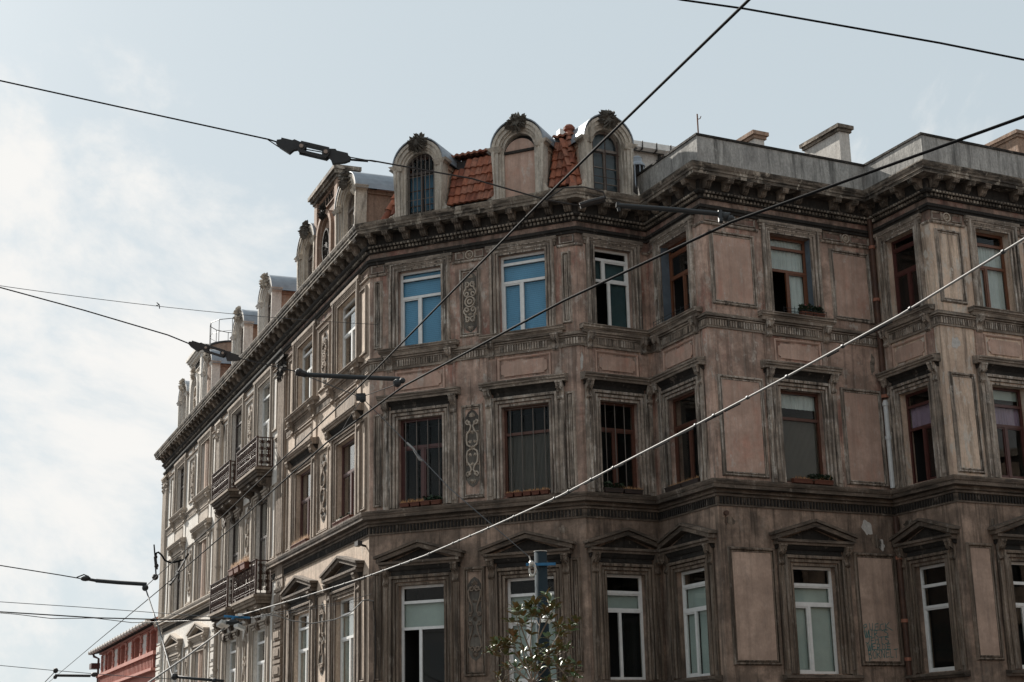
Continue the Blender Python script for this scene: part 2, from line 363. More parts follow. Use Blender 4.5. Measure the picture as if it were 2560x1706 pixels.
def sweep(mb, path, prof, caps=True):
    ns = []
    for i in range(len(path) - 1):
        t = (path[i + 1] - path[i]).normalized(); ns.append(Vector((t.y, -t.x)))
    rings = []
    for i, p in enumerate(path):
        if i == 0: m = ns[0]
        elif i == len(path) - 1: m = ns[-1]
        else: m = (ns[i - 1] + ns[i]) / (1 + ns[i - 1].dot(ns[i]))
        rings.append([Vector((p.x + m.x * o, p.y + m.y * o, z)) for o, z in prof])
    mb.loft(rings, True, caps)
def prism_sz(mb, fr, poly, o0, o1):
    mb.loft([[fr.P(x, o0, z) for x, z in poly], [fr.P(x, o1, z) for x, z in poly]])
def prism_oz(mb, fr, poly, s0, s1):
    mb.loft([[fr.P(s0, o, z) for o, z in poly], [fr.P(s1, o, z) for o, z in poly]])
def ring(mb, fr, s0, s1, z0, z1, prof, sides=4, ws=1.0):
    """moulded frame round a rectangle; prof = (distance out from the inner rectangle, protrusion)"""
    def c(k, a, o):
        x = (s0 - a * ws, s0 - a * ws, s1 + a * ws, s1 + a * ws)[k]
        z = (z0 - (a if sides == 4 else 0), z1 + a, z1 + a, z0 - (a if sides == 4 else 0))[k]
        return fr.P(x, o, z)
    rs = [[c(k, a, o) for a, o in prof] for k in range(4)]
    if sides == 4:
        mb.loft(rs + [rs[0]], True, False)
    else: mb.loft(rs, True, True)
def wall(mb, fr, s0, s1, z0, z1, holes, depth=.3, nosill=False):
    xs = sorted(set([s0, s1] + [h[0] for h in holes] + [h[1] for h in holes])); zs = sorted(set([z0, z1] + [h[2] for h in holes] + [h[3] for h in holes]))
    for i in range(len(xs) - 1):
        for j in range(len(zs) - 1):
            cx, cz = (xs[i] + xs[i + 1]) / 2, (zs[j] + zs[j + 1]) / 2
            if any(h[0] < cx < h[1] and h[2] < cz < h[3] for h in holes): continue
            mb.quad(fr.P(xs[i], 0, zs[j]), fr.P(xs[i + 1], 0, zs[j]), fr.P(xs[i + 1], 0, zs[j + 1]), fr.P(xs[i], 0, zs[j + 1]))
    for a, b, c, d in holes:
        e = -depth
        mb.quad(fr.P(a, 0, c), fr.P(a, 0, d), fr.P(a, e, d), fr.P(a, e, c)); mb.quad(fr.P(b, 0, c), fr.P(b, e, c), fr.P(b, e, d), fr.P(b, 0, d))
        mb.quad(fr.P(a, 0, d), fr.P(b, 0, d), fr.P(b, e, d), fr.P(a, e, d)); mb.quad(fr.P(a, 0, c), fr.P(a, e, c), fr.P(b, e, c), fr.P(b, 0, c))

# relief ornament in the (x,z) plane of a facade, centred on (0,0)
def spiral(cx, cz, r0, r1, a0, turns, n=14):
    return [(cx + (r0 + (r1 - r0) * i / n) * math.cos(a0 + turns * 2 * PI * i / n), cz + (r0 + (r1 - r0) * i / n) * math.sin(a0 + turns * 2 * PI * i / n)) for i in range(n + 1)]
def relief_tube(mb, P, pts, r, o=.0):
    rings = []
    for i, (x, z) in enumerate(pts):
        x0, z0 = pts[max(i - 1, 0)]; x1, z1 = pts[min(i + 1, len(pts) - 1)]
        dx, dz = x1 - x0, z1 - z0; l = math.hypot(dx, dz) or 1; dx /= l; dz /= l
        rings.append([P(x - dz * r, o - .005, z + dx * r), P(x - dz * r * .6, o + r * 2.2, z + dx * r * .6), P(x + dz * r * .6, o + r * 2.2, z - dx * r * .6), P(x + dz * r, o - .005, z - dx * r)])
    mb.loft(rings)
def leaf(mb, P, cx, cz, ang, ln, wd, h, o=0.):
    c, s_ = math.cos(ang), math.sin(ang)
    q = lambda a, b, hh: P(cx + a * c - b * s_, o + hh, cz + a * s_ + b * c)
    mb.add([q(0, -wd * .35, 0), q(ln * .55, -wd, 0), q(ln, 0, h * .3), q(ln * .55, wd, 0), q(0, wd * .35, 0), q(ln * .5, 0, h)],
           [(0, 1, 5), (1, 2, 5), (2, 3, 5), (3, 4, 5), (4, 0, 5)])
def scroll_ornament(P, h, w, style):
    mb = MB(); H = h / 2; r = w * .052
    X = lambda x: x * w / 2
    for sx in (-1, 1):
        for sz in (-1, 1):
            mm = lambda pts: [(X(x) * sx, z * H * sz) for x, z in pts]
            k = w / 2 / H
            if style == 1:
                p = [(x, .56 + (z) * k) for x, z in spiral(.45, 0, .12, .42, 2.2, -1.15, 16)]
                p += [(.62, .42), (.86, .36), (.93, .3), (.8, .235)]
                p += [(x, .27 + z * k) for x, z in spiral(.5, 0, .38, .1, -1.2, -.9, 10)]
                relief_tube(mb, P, mm(p), r * 1.2)
            elif style == 2:
                p = [(x, .66 + z * k) for x, z in spiral(.55, 0, .1, .38, 0.5, 1.1, 14)]
                p += [(.15, .56), (.3, .46), (.75, .36), (.85, .2), (.7, .08), (.25, .03)]
                relief_tube(mb, P, mm(p), r * 1.2)
                for a in (.8, 1.3, 1.8): leaf(mb, P, X(.3) * sx, .12 * H * sz, (a if sz > 0 else -a) if sx > 0 else (PI - a if sz > 0 else PI + a), w * .28, w * .06, w * .09)
            else:
                p = [(x, .72 + z * k) for x, z in spiral(.42, 0, .1, .4, 3.4, -1.2, 16)]
                p += [(.9, .66), (.85, .52), (.4, .3), (.3, .16), (.55, .1)]
                p += [(x, .1 + z * k) for x, z in spiral(.62, 0, .3, .08, 2, -1.2, 10)]
                relief_tube(mb, P, mm(p), r * 1.1)
            # leaf fans at the shoulders
            for q in range(4):
                a = -.5 + q * .45
                ang = a if sz > 0 else -a
                if sx < 0: ang = PI - ang
                leaf(mb, P, X(.55) * sx, (.44 - .02 * q) * H * sz, ang, w * .24, w * .055, w * .1)
    for sz in (-1, 1):
        for q in range(7):
            a = PI / 2 * sz + (q - 3) * .42
            leaf(mb, P, 0, .8 * H * sz, a, w * (.36 - .03 * abs(q - 3)), w * .07, w * .13)
        for q in range(5):
            a = -PI / 2 * sz + (q - 2) * .5
            leaf(mb, P, 0, .45 * H * sz, a, w * .26, w * .06, w * .1)
    if style == 1:
        relief_tube(mb, P, [(w * .36 * math.cos(a * PI / 8), w * .36 * math.sin(a * PI / 8)) for a in range(17)], r * 1.3)
        relief_tube(mb, P, [(w * .16 * math.cos(a * PI / 6), w * .16 * math.sin(a * PI / 6)) for a in range(13)], r * 1.4)
    for q in range(8): leaf(mb, P, 0, 0, q * PI / 4, w * .2, w * .06, w * .12)
    return mb
def ornament_ground(P, h, w):
    mb = MB(); H = h / 2
    pr = [(0, -1.0), (.28, -.93), (.5, -.8), (.52, -.66), (.5, -.5), (.42, -.3), (.5, -.12), (.5, .12), (.42, .3), (.5, .5), (.52, .66), (.5, .8), (.28, .93), (0, 1.0)]
    q = [(x * w, z * H) for x, z in pr] + [(-x * w, z * H) for x, z in reversed(pr[1:-1])]
    mb.loft([[P(x, -.01, z) for x, z in q], [P(x, .008, z) for x, z in q]]); return mb
def rosette(mb, P, r):
    relief_tube(mb, P, [(r * math.cos(a * PI / 8), r * math.sin(a * PI / 8)) for a in range(17)], r * .16)
    for q in range(8): leaf(mb, P, 0, 0, q * PI / 4, r * .75, r * .22, r * .4)
def leaf_cluster(mb, P, w, h, d, n, rr):
    for i in range(n):
        a = rr.uniform(0, 2 * PI); q = math.sqrt(rr.random())
        cx, cz = q * w / 2 * math.cos(a) * .75, q * h / 2 * math.sin(a) * .75
        leaf(mb, P, cx, cz, a + rr.uniform(-.6, .6), w * rr.uniform(.2, .36), w * rr.uniform(.05, .1), d * rr.uniform(.4, .9), d * (1 - q) * .7)
    q = [(w * .3 * math.cos(k * PI / 5), w * .3 * h / w * math.sin(k * PI / 5)) for k in range(10)]
    mb.loft([[P(x, 0, z) for x, z in q], [P(x * .6, d * .6, z * .6) for x, z in q]])

# ================================================================== SETTING
g = MB(); g.quad((-1500, -600, GZ), (1500, -600, GZ), (1500, 2600, GZ), (-1500, 2600, GZ)); g.build('ground', M['asphalt'], kind='structure')
g = MB()
inner = [p for p in PATH]
sweep(g, PATH, [(-.5, GZ + .004), (2.6, GZ + .004), (2.6, GZ + .13), (-.5, GZ + .13)]); g.build('pavement', M['paving'], kind='structure')
g = MB(); rp = [Vector((p.x, p.y)) for p in PATH[1:9]]
sweep(g, rp, [(2.6, GZ + .004), (2.78, GZ + .004), (2.78, GZ + .14), (2.6, GZ + .14)]); g.build('kerb', M['parapet'], kind='structure')

# ================================================================== MAIN BUILDING
B = thing('apartment_building', (PT['C4'].x, PT['C4'].y, GZ), 'weathered old three storey corner apartment building with pink brown plaster, sooty cornice and arched dormers', 'building')

# openings: (facade, floor, centre, half width)
WC = [30.2, 25.6, 20.1, 15.75, 9.85, 4.35]; WH = .93
OPEN = {F1: [(1.48, .63), (4.39, .64)], F2: [(1.055, .54)], F3: [(1.32, .66)], F4: [(2.60, .62)], F5: [(1.14, .55)], F6: [(1.99, .55), (7.2, .1)][:1], W: [(c, WH) for c in WC]}
FZ = {1: (1.66, 4.13), 2: (6.1, 8.36), 3: (10.24, 12.33)}
def opening_z(fr, fl, c):
    z0, z1 = FZ[fl]
    if fr is W and c in (20.1, 15.75):
        if fl == 3: z0 = 9.2
        if fl == 2: z0 = 5.1
    return z0, z1

# --- walls
def wall_part(fr, s0, s1, z0, z1, floors, mat, label=None):
    holes = []
    for fl in floors:
        for c, h in OPEN[fr]:
            a, b = opening_z(fr, fl, c)
            if s0 < c < s1: holes.append((c - h, c + h, max(a, z0), min(b, z1)))
    mb = MB(); wall(mb, fr, s0, s1, z0, z1, holes, .32 if fr is not F3 else .36)
    return mb.build('wall', mat, B)
for fr in FACS:
    if fr is W:
        segs = [(0, 22.4, 'wall_far', 'wall_far'), (22.4, W.L, 'wall_wing', 'wall_wing')]
    elif fr in (F5, F6): segs = [(0, fr.L, 'wall_right', 'wall_low')]
    else: segs = [(0, fr.L, 'wall_up', 'wall_low')]
    for a, b, mu, ml in segs:
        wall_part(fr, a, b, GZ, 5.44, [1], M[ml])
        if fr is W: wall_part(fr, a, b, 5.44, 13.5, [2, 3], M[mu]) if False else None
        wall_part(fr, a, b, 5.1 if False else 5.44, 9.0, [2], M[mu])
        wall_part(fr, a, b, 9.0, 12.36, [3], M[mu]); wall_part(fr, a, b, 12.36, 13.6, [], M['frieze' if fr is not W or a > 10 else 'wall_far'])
# back and end walls, roof deck
mb = MB()
for fr in (Fac(AB, 'A'), Fac('E', EB)):
    wall(mb, fr, 0, fr.L, GZ, 13.6, [])
fb = Fac(EB, AB); wall(mb, fb, 0, fb.L, GZ, 13.6, [])
mb.build('rear_wall', M['wall_far'], B)
mb = MB(); pl = [Vector((p.x, p.y, 13.58)) for p in PATH]; mb.add(pl, [tuple(range(len(pl)))]); mb.build('roof_deck', M['roofdark'], B)

# --- top entablature
def flat_path(a, b): return PATH[a:b]
full = PATH
mb = MB()
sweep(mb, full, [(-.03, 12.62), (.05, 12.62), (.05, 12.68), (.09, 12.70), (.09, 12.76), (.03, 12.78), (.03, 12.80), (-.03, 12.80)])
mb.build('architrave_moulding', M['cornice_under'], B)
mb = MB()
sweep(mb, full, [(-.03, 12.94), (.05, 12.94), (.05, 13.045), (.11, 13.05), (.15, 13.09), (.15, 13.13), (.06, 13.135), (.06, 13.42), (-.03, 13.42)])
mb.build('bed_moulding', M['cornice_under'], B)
COR = mb = MB()
sweep(mb, full, [(-.03, 13.42), (.40, 13.42), (.40, 13.50), (.425, 13.505), (.425, 13.56), (.45, 13.59), (.475, 13.66), (.475, 13.69), (-.03, 13.74)])
cornice = mb.build('cornice', M['cornice'], B)
dd = MB()
for fr in FACS:
    st = .105 * (1.4 if fr is W else 1)
    x = .05
    while x < min(fr.L, 5.5 if fr is F6 else 99) - .05:
        dd.box(x, x + st * .55, .04, .10, 12.965, 13.035, fr.P); dd.box(x, x + st * .6, .12, .175, 13.05, 13.1, fr.P) if fr is not W else None
        x += st
dd.build('dentil_course', M['cornice'], B, kind='stuff')
# modillions: shared mesh, one object each
def modillion_mesh():
    mb = MB(); p = [(0, 0), (.06, -.0), (.13, .05), (.16, .12), (.22, .15), (.29, .13), (.32, .17), (.32, .235), (0, .235)]
    for a, b in ((-.1, -.045), (-.03, .03), (.045, .1)):
        mb.loft([[(a, o, z) for o, z in p], [(b, o, z) for o, z in p]])
    q = [(0, .02), (.05, .03), (.12, .08), (.15, .14), (.21, .17), (.30, .16), (.30, .235), (0, .235)]
    mb.loft([[(-.09, o, z) for o, z in q], [(.09, o, z) for o, z in q]])
    mb.box(-.115, .115, 0, .335, .215, .245)
    return mb.mesh('modillion', M['cornice'])
MOD = modillion_mesh()
MOD.materials[0] = M['modil']
def mscale(m, sx): return m @ Matrix.Diagonal((sx, 1, 1, 1))
for fr in FACS:
    L = fr.L if fr is not F6 else 5
    sp_ = .487 if fr is not W else .62
    n = max(2, round((L - .2) / sp_))
    for i in range(n + (0 if fr is not F6 else 0)):
        x = .14 + (L - .28) * i / (n - 1) if fr is not W else .2 + (L - .4) * i / (n - 1)
        if R.random() < .04: continue
        put('modillion', MOD, cornice, mscale(fr.M(x + R.uniform(-.01, .01), .055, 13.175), 1.15 if fr is W else .82))

# --- necking: moulding and small panels with rosettes between the window heads
for fr in FACS:
    mb = MB(); fp = MB(); rm = MB(); ops = OPEN[fr]; ws = fr.ws; tm = M['trim'] if fr is not W else M['trim_wing']
    edges = [0] + [v for c, h in sorted(ops) for v in (c - h - .34 * ws, c + h + .34 * ws)] + [fr.L if fr is not F6 else 4.6]
    for i in range(0, len(edges), 2):
        a, b = edges[i], edges[i + 1]
        if b - a < .12: continue
        pa, pb = a + .0, b - .0
        prism_oz(mb, fr, [(0, 12.29), (.035, 12.29), (.06, 12.315), (.06, 12.345), (.0, 12.36)], pa, pb)
        if b - a > .45:
            mid = (a + b) / 2; rw = .12 * ws
            if (b - a) > .9 and not (fr is W and (b - a) < 2):
                for q0, q1 in ((a + .08 * ws, mid - rw - .03), (mid + rw + .03, b - .08 * ws)):
                    if q1 - q0 > .1: ring(fp, fr, q0 + .03, q1 - .03, 12.42, 12.56, [(0, 0), (0, .012), (.03, .04), (.04, .0)], 4, ws)
                c0 = mid
                rosette(rm, lambda x, o, z, c0=c0, fr=fr, ws=ws: fr.P(c0 + x * ws, o, 12.49 + z), .105)
            else:
                ring(fp, fr, a + .09, b - .09, 12.42, 12.56, [(0, 0), (0, .012), (.03, .04), (.04, .0)], 4, ws)
    mb.build('necking_moulding', tm, B); fp.build('necking_panel', tm, B); rm.build('rosette', M['ornament'], B)
    # stepped lintel fascias over the windows
    mb = MB()
    for c, h in ops:
        for k, (zz, oo) in enumerate(((12.41, .045), (12.49, .075), (12.56, .10))):
            w_ = h + (.30 + .02 * k) * ws
            mb.box(c - w_, c + w_, -.01, oo, zz - .035, zz + .07 - .01 * k, fr.P)
    mb.build('lintel', M['ledge'] if fr is not W else M['trim_wing'], B)

# --- string course at the upper sills, and mid cornice
strp = [(-.03, 9.70), (.035, 9.70), (.035, 9.735), (.015, 9.74), (.015, 9.925), (.055, 9.93), (.055, 9.955), (.02, 9.958), (.02, 9.975), (.08, 9.98), (.08, 10.02), (.04, 10.04), (.04, 10.07), (-.03, 10.09)]
mb = MB(); sweep(mb, PATH[2:9], strp); mb.build('sill_course', M['ledge'], B)
for a, b in ((0, 14.0), (21.9, 22.4)):
    mb = MB(); prism_oz(mb, W, strp, a, b); mb.build('sill_course', M['trim_far'], B)
mb = MB(); prism_oz(mb, W, strp, 23.4, W.L); mb.build('sill_course', M['trim_wing'], B)
fl = MB()
for fr in FACS:
    st = .075 * (1.5 if fr is W else 1); x = .04
    while x < (fr.L if fr is not F6 else 5) - .05:
        if not (fr is W and 13.6 < x < 23.4) and not any(abs(x - c) < h + .42 * fr.ws for c, h in OPEN[fr]): fl.box(x, x + st * .5, .01, .04, 9.755, 9.91, fr.P)
        x += st
fl.build('fluting', M['trim'], B, kind='stuff')
band = [(-.03, 5.44), (.03, 5.44), (.03, 5.475), (.012, 5.48), (.012, 5.66), (.05, 5.665), (.05, 5.70), (.02, 5.705), (.02, 5.735), (.075, 5.74), (.075, 5.79), (.05, 5.795), (.05, 5.83), (.20, 5.835), (.20, 5.92), (.22, 5.925), (.245, 5.99), (.245, 6.03), (-.03, 6.08)]
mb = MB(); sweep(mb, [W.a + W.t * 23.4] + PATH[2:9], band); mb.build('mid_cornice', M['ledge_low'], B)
mb = MB(); sweep(mb, [AB + W.n * 8, PT['A'], W.a + W.t * 14.0], band); mb.build('mid_cornice', M['trim_far'], B)
mb = MB(); prism_oz(mb, W, band, 21.75, 23.4); mb.build('mid_cornice', M['trim_wing'], B)
fl = MB()
for fr in FACS:
    st = .095 * (1.5 if fr is W else 1); x = .05
    while x < (fr.L if fr is not F6 else 5) - .05:
        if not (fr is W and 14 < x < 21.8): fl.box(x, x + st * .5, .01, .045, 5.49, 5.65, fr.P)
        x += st
fl.build('fluting', M['cornice_under'], B, kind='stuff')

# --- consoles (shared mesh)
def console_mesh(mat, h=.42, d=.2, w=.17):
    mb = MB()
    p = [(0, 0), (.03, .0), (.07, .03), (.075, .08), (.05, .12), (.045, .17), (.07, .22), (.12, .26), (.17, .31), (.19, .37), (.17, .42), (0, .42)]
    p = [(o / .2 * d, z / .42 * h) for o, z in p]
    for a, b in ((-w / 2, -w * .2), (-w * .13, w * .13), (w * .2, w / 2)):
        mb.loft([[(a, o, z) for o, z in p], [(b, o, z) for o, z in p]])
    q = [(o * .86, z * .97 + .006) for o, z in p]
    mb.loft([[(-w * .45, o, z) for o, z in q], [(w * .45, o, z) for o, z in q]])
    P = lambda x, o, z: (x, o, z)
    for k in range(5): leaf(mb, P, 0, h * .8, -PI / 2 + (k - 2) * .5, w * .75, w * .16, .05, d * .72)
    for k in range(4): mb.sphere((-w * .36 + k * w * .24, .075 / .2 * d, h * .13), w * .12, 6, 4)
    mb.box(-w * .56, w * .56, 0, d * 1.02, h - .03, h + .012)
    return mb.mesh('console', mat)
CON = {k: console_mesh(M[k]) for k in ('trim', 'trim_low', 'trim_wing', 'trim_far')}
def console(fr, x, o, z, mk, parent, sx=1., sz=1.):
    m = fr.M(x, o, z) @ Matrix.Diagonal((sx * fr.ws, 1, sz, 1)); return put('console', CON[mk], parent, m)

ARCH = [(0, -.02), (0, .035), (.055, .035), (.056, -.01), (.085, -.01), (.086, .06), (.145, .062), (.146, .005), (.175, .005), (.176, .095), (.225, .10), (.245, .08), (.25, -.01)]
def notched(a, b, z0, z1, n, ws):
    nx = n * ws
    return [(a + nx, z0), (b - nx, z0), (b - nx, z0 + n * .6), (b, z0 + n), (b, z1 - n), (b - nx, z1 - n * .6), (b - nx, z1), (a + nx, z1), (a + nx, z1 - n * .6), (a, z1 - n), (a, z0 + n), (a + nx, z0 + n * .6)]
for fr in FACS:
    ws = fr.ws
    for c, h in OPEN[fr]:
        nearw = fr is W and c > 22.5; farw = fr is W and c < 22.5
        mk3 = 'trim' if fr is not W else ('trim_wing' if nearw else 'trim_far'); mk2 = mk3
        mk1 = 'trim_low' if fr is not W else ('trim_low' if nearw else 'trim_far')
        bal = fr is W and c in (20.1, 15.75)
        lk = 'ledge' if fr is not W else mk3; lk1 = 'ledge_low' if mk1 == 'trim_low' else mk1
        # ---------- floor 3
        z0, z1 = opening_z(fr, 3, c)
        mb = MB(); ring(mb, fr, c - h, c + h, z0, z1, ARCH, 3, ws)
        sur = mb.build('window_surround', M[mk3], B)
        if not bal:
            sw = h + .50 * ws
            sill = MB()
            prism_oz(sill, fr, [(-.14, 10.12), (.16, 10.12), (.16, 10.145), (.2, 10.155), (.2, 10.20), (.225, 10.215), (.225, 10.235), (-.14, 10.25)], c - sw, c + sw)
            prism_oz(sill, fr, [(-.02, 10.03), (.12, 10.03), (.14, 10.12), (-.02, 10.12)], c - sw + .05, c + sw - .05)
            prism_oz(sill, fr, [(-.02, 9.68), (.05, 9.68), (.05, 9.72), (.02, 9.73), (.02, 9.95), (.06, 10.03), (-.02, 10.03)], c - sw + .1, c + sw - .1)
            so = sill.build('window_sill', M[lk], B)
            for sg in (-1, 1):
                console(fr, c + sg * (h + .24 * ws), .02, 9.63, mk3, so, .95, .95)
            ff = MB(); x = c - h - .02
            while x < c + h: ff.box(x, x + .035 * ws, .015, .045, 9.76, 9.93, fr.P); x += .07 * ws
            ff.build('fluting', M[mk3], so, kind='stuff')
            # octagonal apron panel
            ap = MB()
            pn = notched(c - h + .02, c + h - .02, 9.13, 9.5, .07, ws)
            prism_sz(ap, fr, pn, -.01, .03)
            ring(ap, fr, c - h - .03 * ws, c + h + .03 * ws, 9.07, 9.56, [(0, 0), (0, .02), (.03, .045), (.05, .04), (.06, 0)], 4, ws)
            ap.build('apron_panel', M['panel_up'] if fr is not W else M[mk3], B)
            vp = MB()
            for sg in (-1, 1):
                x = c + sg * (h + .24 * ws); vp.box(x - .13 * ws, x + .13 * ws, -.01, .03, 9.0, 9.68, fr.P)
            vp.build('apron_pier', M['wall_up'] if fr is not W else M['wall_wing' if nearw else 'wall_far'], B)
        # ---------- floor 2
        z0, z1 = opening_z(fr, 2, c)
        mb = MB(); ring(mb, fr, c - h, c + h, z0 if bal else 6.08, z1, ARCH, 3, ws)
        for sg in (-1, 1):
            x = c + sg * (h + .335 * ws); mb.box(x - .085 * ws, x + .085 * ws, -.01, .055, 6.06, 8.36, fr.P); mb.box(x - .05 * ws, x + .05 * ws, .05, .075, 6.15, 8.3, fr.P)
        sur = mb.build('window_surround', M[mk2], B)
        if not bal:
            hw = h + .52 * ws; hd = MB()
            prism_oz(hd, fr, [(-.02, 8.82), (.20, 8.82), (.20, 8.88), (.235, 8.89), (.235, 8.93), (.265, 8.95), (.265, 8.985), (-.02, 9.03)], c - hw, c + hw)
            ho = hd.build('hood_moulding', M[lk], B); hf = MB()
            prism_oz(hf, fr, [(-.02, 8.72), (.06, 8.72), (.09, 8.76), (.15, 8.818), (-.02, 8.818)], c - hw + .08, c + hw - .08)
            prism_oz(hf, fr, [(-.02, 8.60), (.05, 8.60), (.05, 8.72), (-.02, 8.72)], c - h - .2 * ws, c + h + .2 * ws)
            hf.build('hood_frieze', M['cornice_under'] if not farw else M[mk2], ho)  # near-black colour stands in for the shadow under the hood
            for sg in (-1, 1): console(fr, c + sg * (h + .335 * ws), .02, 8.36, mk2, ho, .95, 1.08)
        # ---------- floor 1
        z0, z1 = FZ[1]
        mb = MB(); ring(mb, fr, c - h, c + h, z0, z1, ARCH, 3, ws)
        for sg in (-1, 1):
            x = c + sg * (h + .335 * ws); mb.box(x - .085 * ws, x + .085 * ws, -.01, .055, 1.62, 4.16, fr.P); mb.box(x - .05 * ws, x + .05 * ws, .05, .075, 1.75, 4.1, fr.P)
        sur = mb.build('window_surround', M[mk1], B)
        if not bal:
            pw = h + .55 * ws; pd = MB(); zb, zc, za = 4.60, 4.74, 5.20
            # horizontal cornice of the pediment
            prism_oz(pd, fr, [(-.02, zb), (.16, zb), (.16, zb + .05), (.21, zb + .065), (.21, zb + .125), (-.02, zb + .14)], c - pw + .06, c + pw - .06)
            # raking cornice: two stacked chevrons
            for o1, t0, t1 in ((.20, .0, .10), (.245, .10, .165)):
                e = .0 if t1 < .12 else .05
                k = (za - zc - .02) / pw
                def chev(a0, a1):
                    up = [(c - pw - e, zc - .03 + a1 - .0), (c, za - .16 + a1 + e * k), (c + pw + e, zc - .03 + a1)]
                    dn = [(c + pw + e - a0 * 0, zc - .03 + a0), (c, za - .16 + a0 + e * k), (c - pw - e, zc - .03 + a0)]
                    return up + dn
                q = chev(t0, t1)
                for idx in ((0, 1, 4, 5), (1, 2, 3, 4)):
                    prism_sz(pd, fr, [q[i] for i in idx], -.02, o1)
            prism_sz(pd, fr, [(c - pw + .35 * ws, zc), (c + pw - .35 * ws, zc), (c, za - .17)], -.01, .02)
            po = pd.build('pediment', M[lk1], B); pf = MB()
            prism_oz(pf, fr, [(-.02, 4.50), (.07, 4.50), (.10, 4.54), (.13, zb - .002), (-.02, zb - .002)], c - pw + .1, c + pw - .1)
            prism_oz(pf, fr, [(-.02, 4.39), (.06, 4.39), (.06, 4.43), (.04, 4.44), (.04, 4.50), (-.02, 4.50)], c - h - .2 * ws, c + h + .2 * ws)
            pf.build('pediment_frieze', M['cornice_under'] if not farw else M[mk1], po)  # shadow below the pediment is put into this near-black colour
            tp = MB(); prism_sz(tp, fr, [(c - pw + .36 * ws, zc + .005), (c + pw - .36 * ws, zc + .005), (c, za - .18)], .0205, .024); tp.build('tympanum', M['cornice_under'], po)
            for sg in (-1, 1): console(fr, c + sg * (h + .335 * ws), .02, 4.12, mk1, po, .95, 1.12)
            sl = MB()
            prism_oz(sl, fr, [(-.14, 1.5), (.14, 1.5), (.16, 1.54), (.19, 1.56), (.19, 1.62), (-.14, 1.655)], c - h - .48 * ws, c + h + .48 * ws)
            sl.build('window_sill', M[lk1], B)

# --- recessed and raised wall panels
def panel(fr, a, b, z0, z1, mf, mi, raised=True):
    mb = MB(); ws = 1 if fr is not W else 1.3
    ring(mb, fr, a + .05, b - .05, z0 + .05, z1 - .05, [(-.055, .0), (-.055, .03), (-.03, .035), (-.028, .002), (-.004, .002), (-.002, .055), (.03, .06), (.045, .04), (.06, 0)], 4, ws)
    o = mb.build('panel_moulding', mf, B)
    if mi:
        q = MB(); q.box(a + .11, b - .11, -.01, .018, z0 + .11, z1 - .11, fr.P); q.build('panel_field', mi, o)
    return o
for z0, z1, mf, mi in ((10.3, 12.16, M['trim'], M['panel_up']), (6.15, 8.56, M['trim'], M['panel_up']), (1.85, 4.50, M['trim_low'], M['panel_low'])):
    panel(F4, .19, 1.49, z0, z1, mf, mi); panel(F4, 3.80, 5.06, z0, z1, mf, mi)
    mi6 = M['wall_right'] if z0 > 5 else M['panel_low']
    panel(F6, .12, .93, z0, z1, mf, mi6); panel(F6, 3.02, 3.85, z0, z1, mf, mi6)
    panel(F1, 2.64, 3.23, z0, z1 - .04, mf, None)
    for fr, a, b in ((F1, .17, .35), (F1, 5.50, 5.68)):
        panel(fr, a - .03, b + .03, z0, z1, mf, mf)
    wm = M['trim_wing']
    if z0 < 5: wm = M['trim_low']
    panel(W, 31.55, 32.15, z0, z1, wm, M['wall_wing'])
    panel(W, 27.3, 28.5, z0, z1, wm, None)
    panel(W, 23.65, 24.15, z0, z1, wm, M['wall_wing'])
    for a, b in ((17.35, 18.55), (6.5, 7.7)): panel(W, a, b, z0, z1, M['trim_far'], None)
    for a, b in ((21.5, 22.1), (13.9, 14.35), (11.4, 12.0), (2.0, 2.65)): panel(W, a, b, z0, z1, M['trim_far'], M['wall_far'])
# --- peeled plaster patches: a thin broken skin with its own ragged outline
def patch(fr, s, z, w, h, mat, seed):
    rr = random.Random(seed); n = 22
    q = []
    for i in range(n):
        a = 2 * PI * i / n; k = .78 + .16 * math.sin(a * 2 + seed) + .1 * math.sin(a * 5 + seed * 2) + rr.uniform(-.06, .06); q.append((s + w / 2 * k * math.cos(a), z + h / 2 * k * math.sin(a)))
    mb = MB(); prism_sz(mb, fr, q, -.004, .006); mb.build('plaster_patch', mat, B)
for i, (fr, s_, z_, w_, h_, m_) in enumerate([(F4, 4.3, 5.12, .34, .5, 'chimney'), (F4, 4.55, 4.78, .4, .42, 'trim_low'), (F4, 4.7, 4.72, .25, .3, 'chimney'), (F5, .5, 5.2, .5, .18, 'ledge_low'), (F2, .05, 9.3, .1, .55, 'chimney'),
        (F6, .45, 9.3, .3, .42, 'chimney'), (F4, 1.68, 9.3, .12, .35, 'ledge'), (F1, 5.3, 5.2, .3, .25, 'trim_low'), (F4, .3, 5.1, .5, .2, 'trim_low'), (F6, 1.0, 4.9, .3, .5, 'trim_low'), (F4, 4.9, 9.25, .2, .6, 'ledge'), (F1, .35, 9.4, .12, .5, 'wall_right')]):
    patch(fr, s_, z_, w_, h_, M[m_], 40 + i)
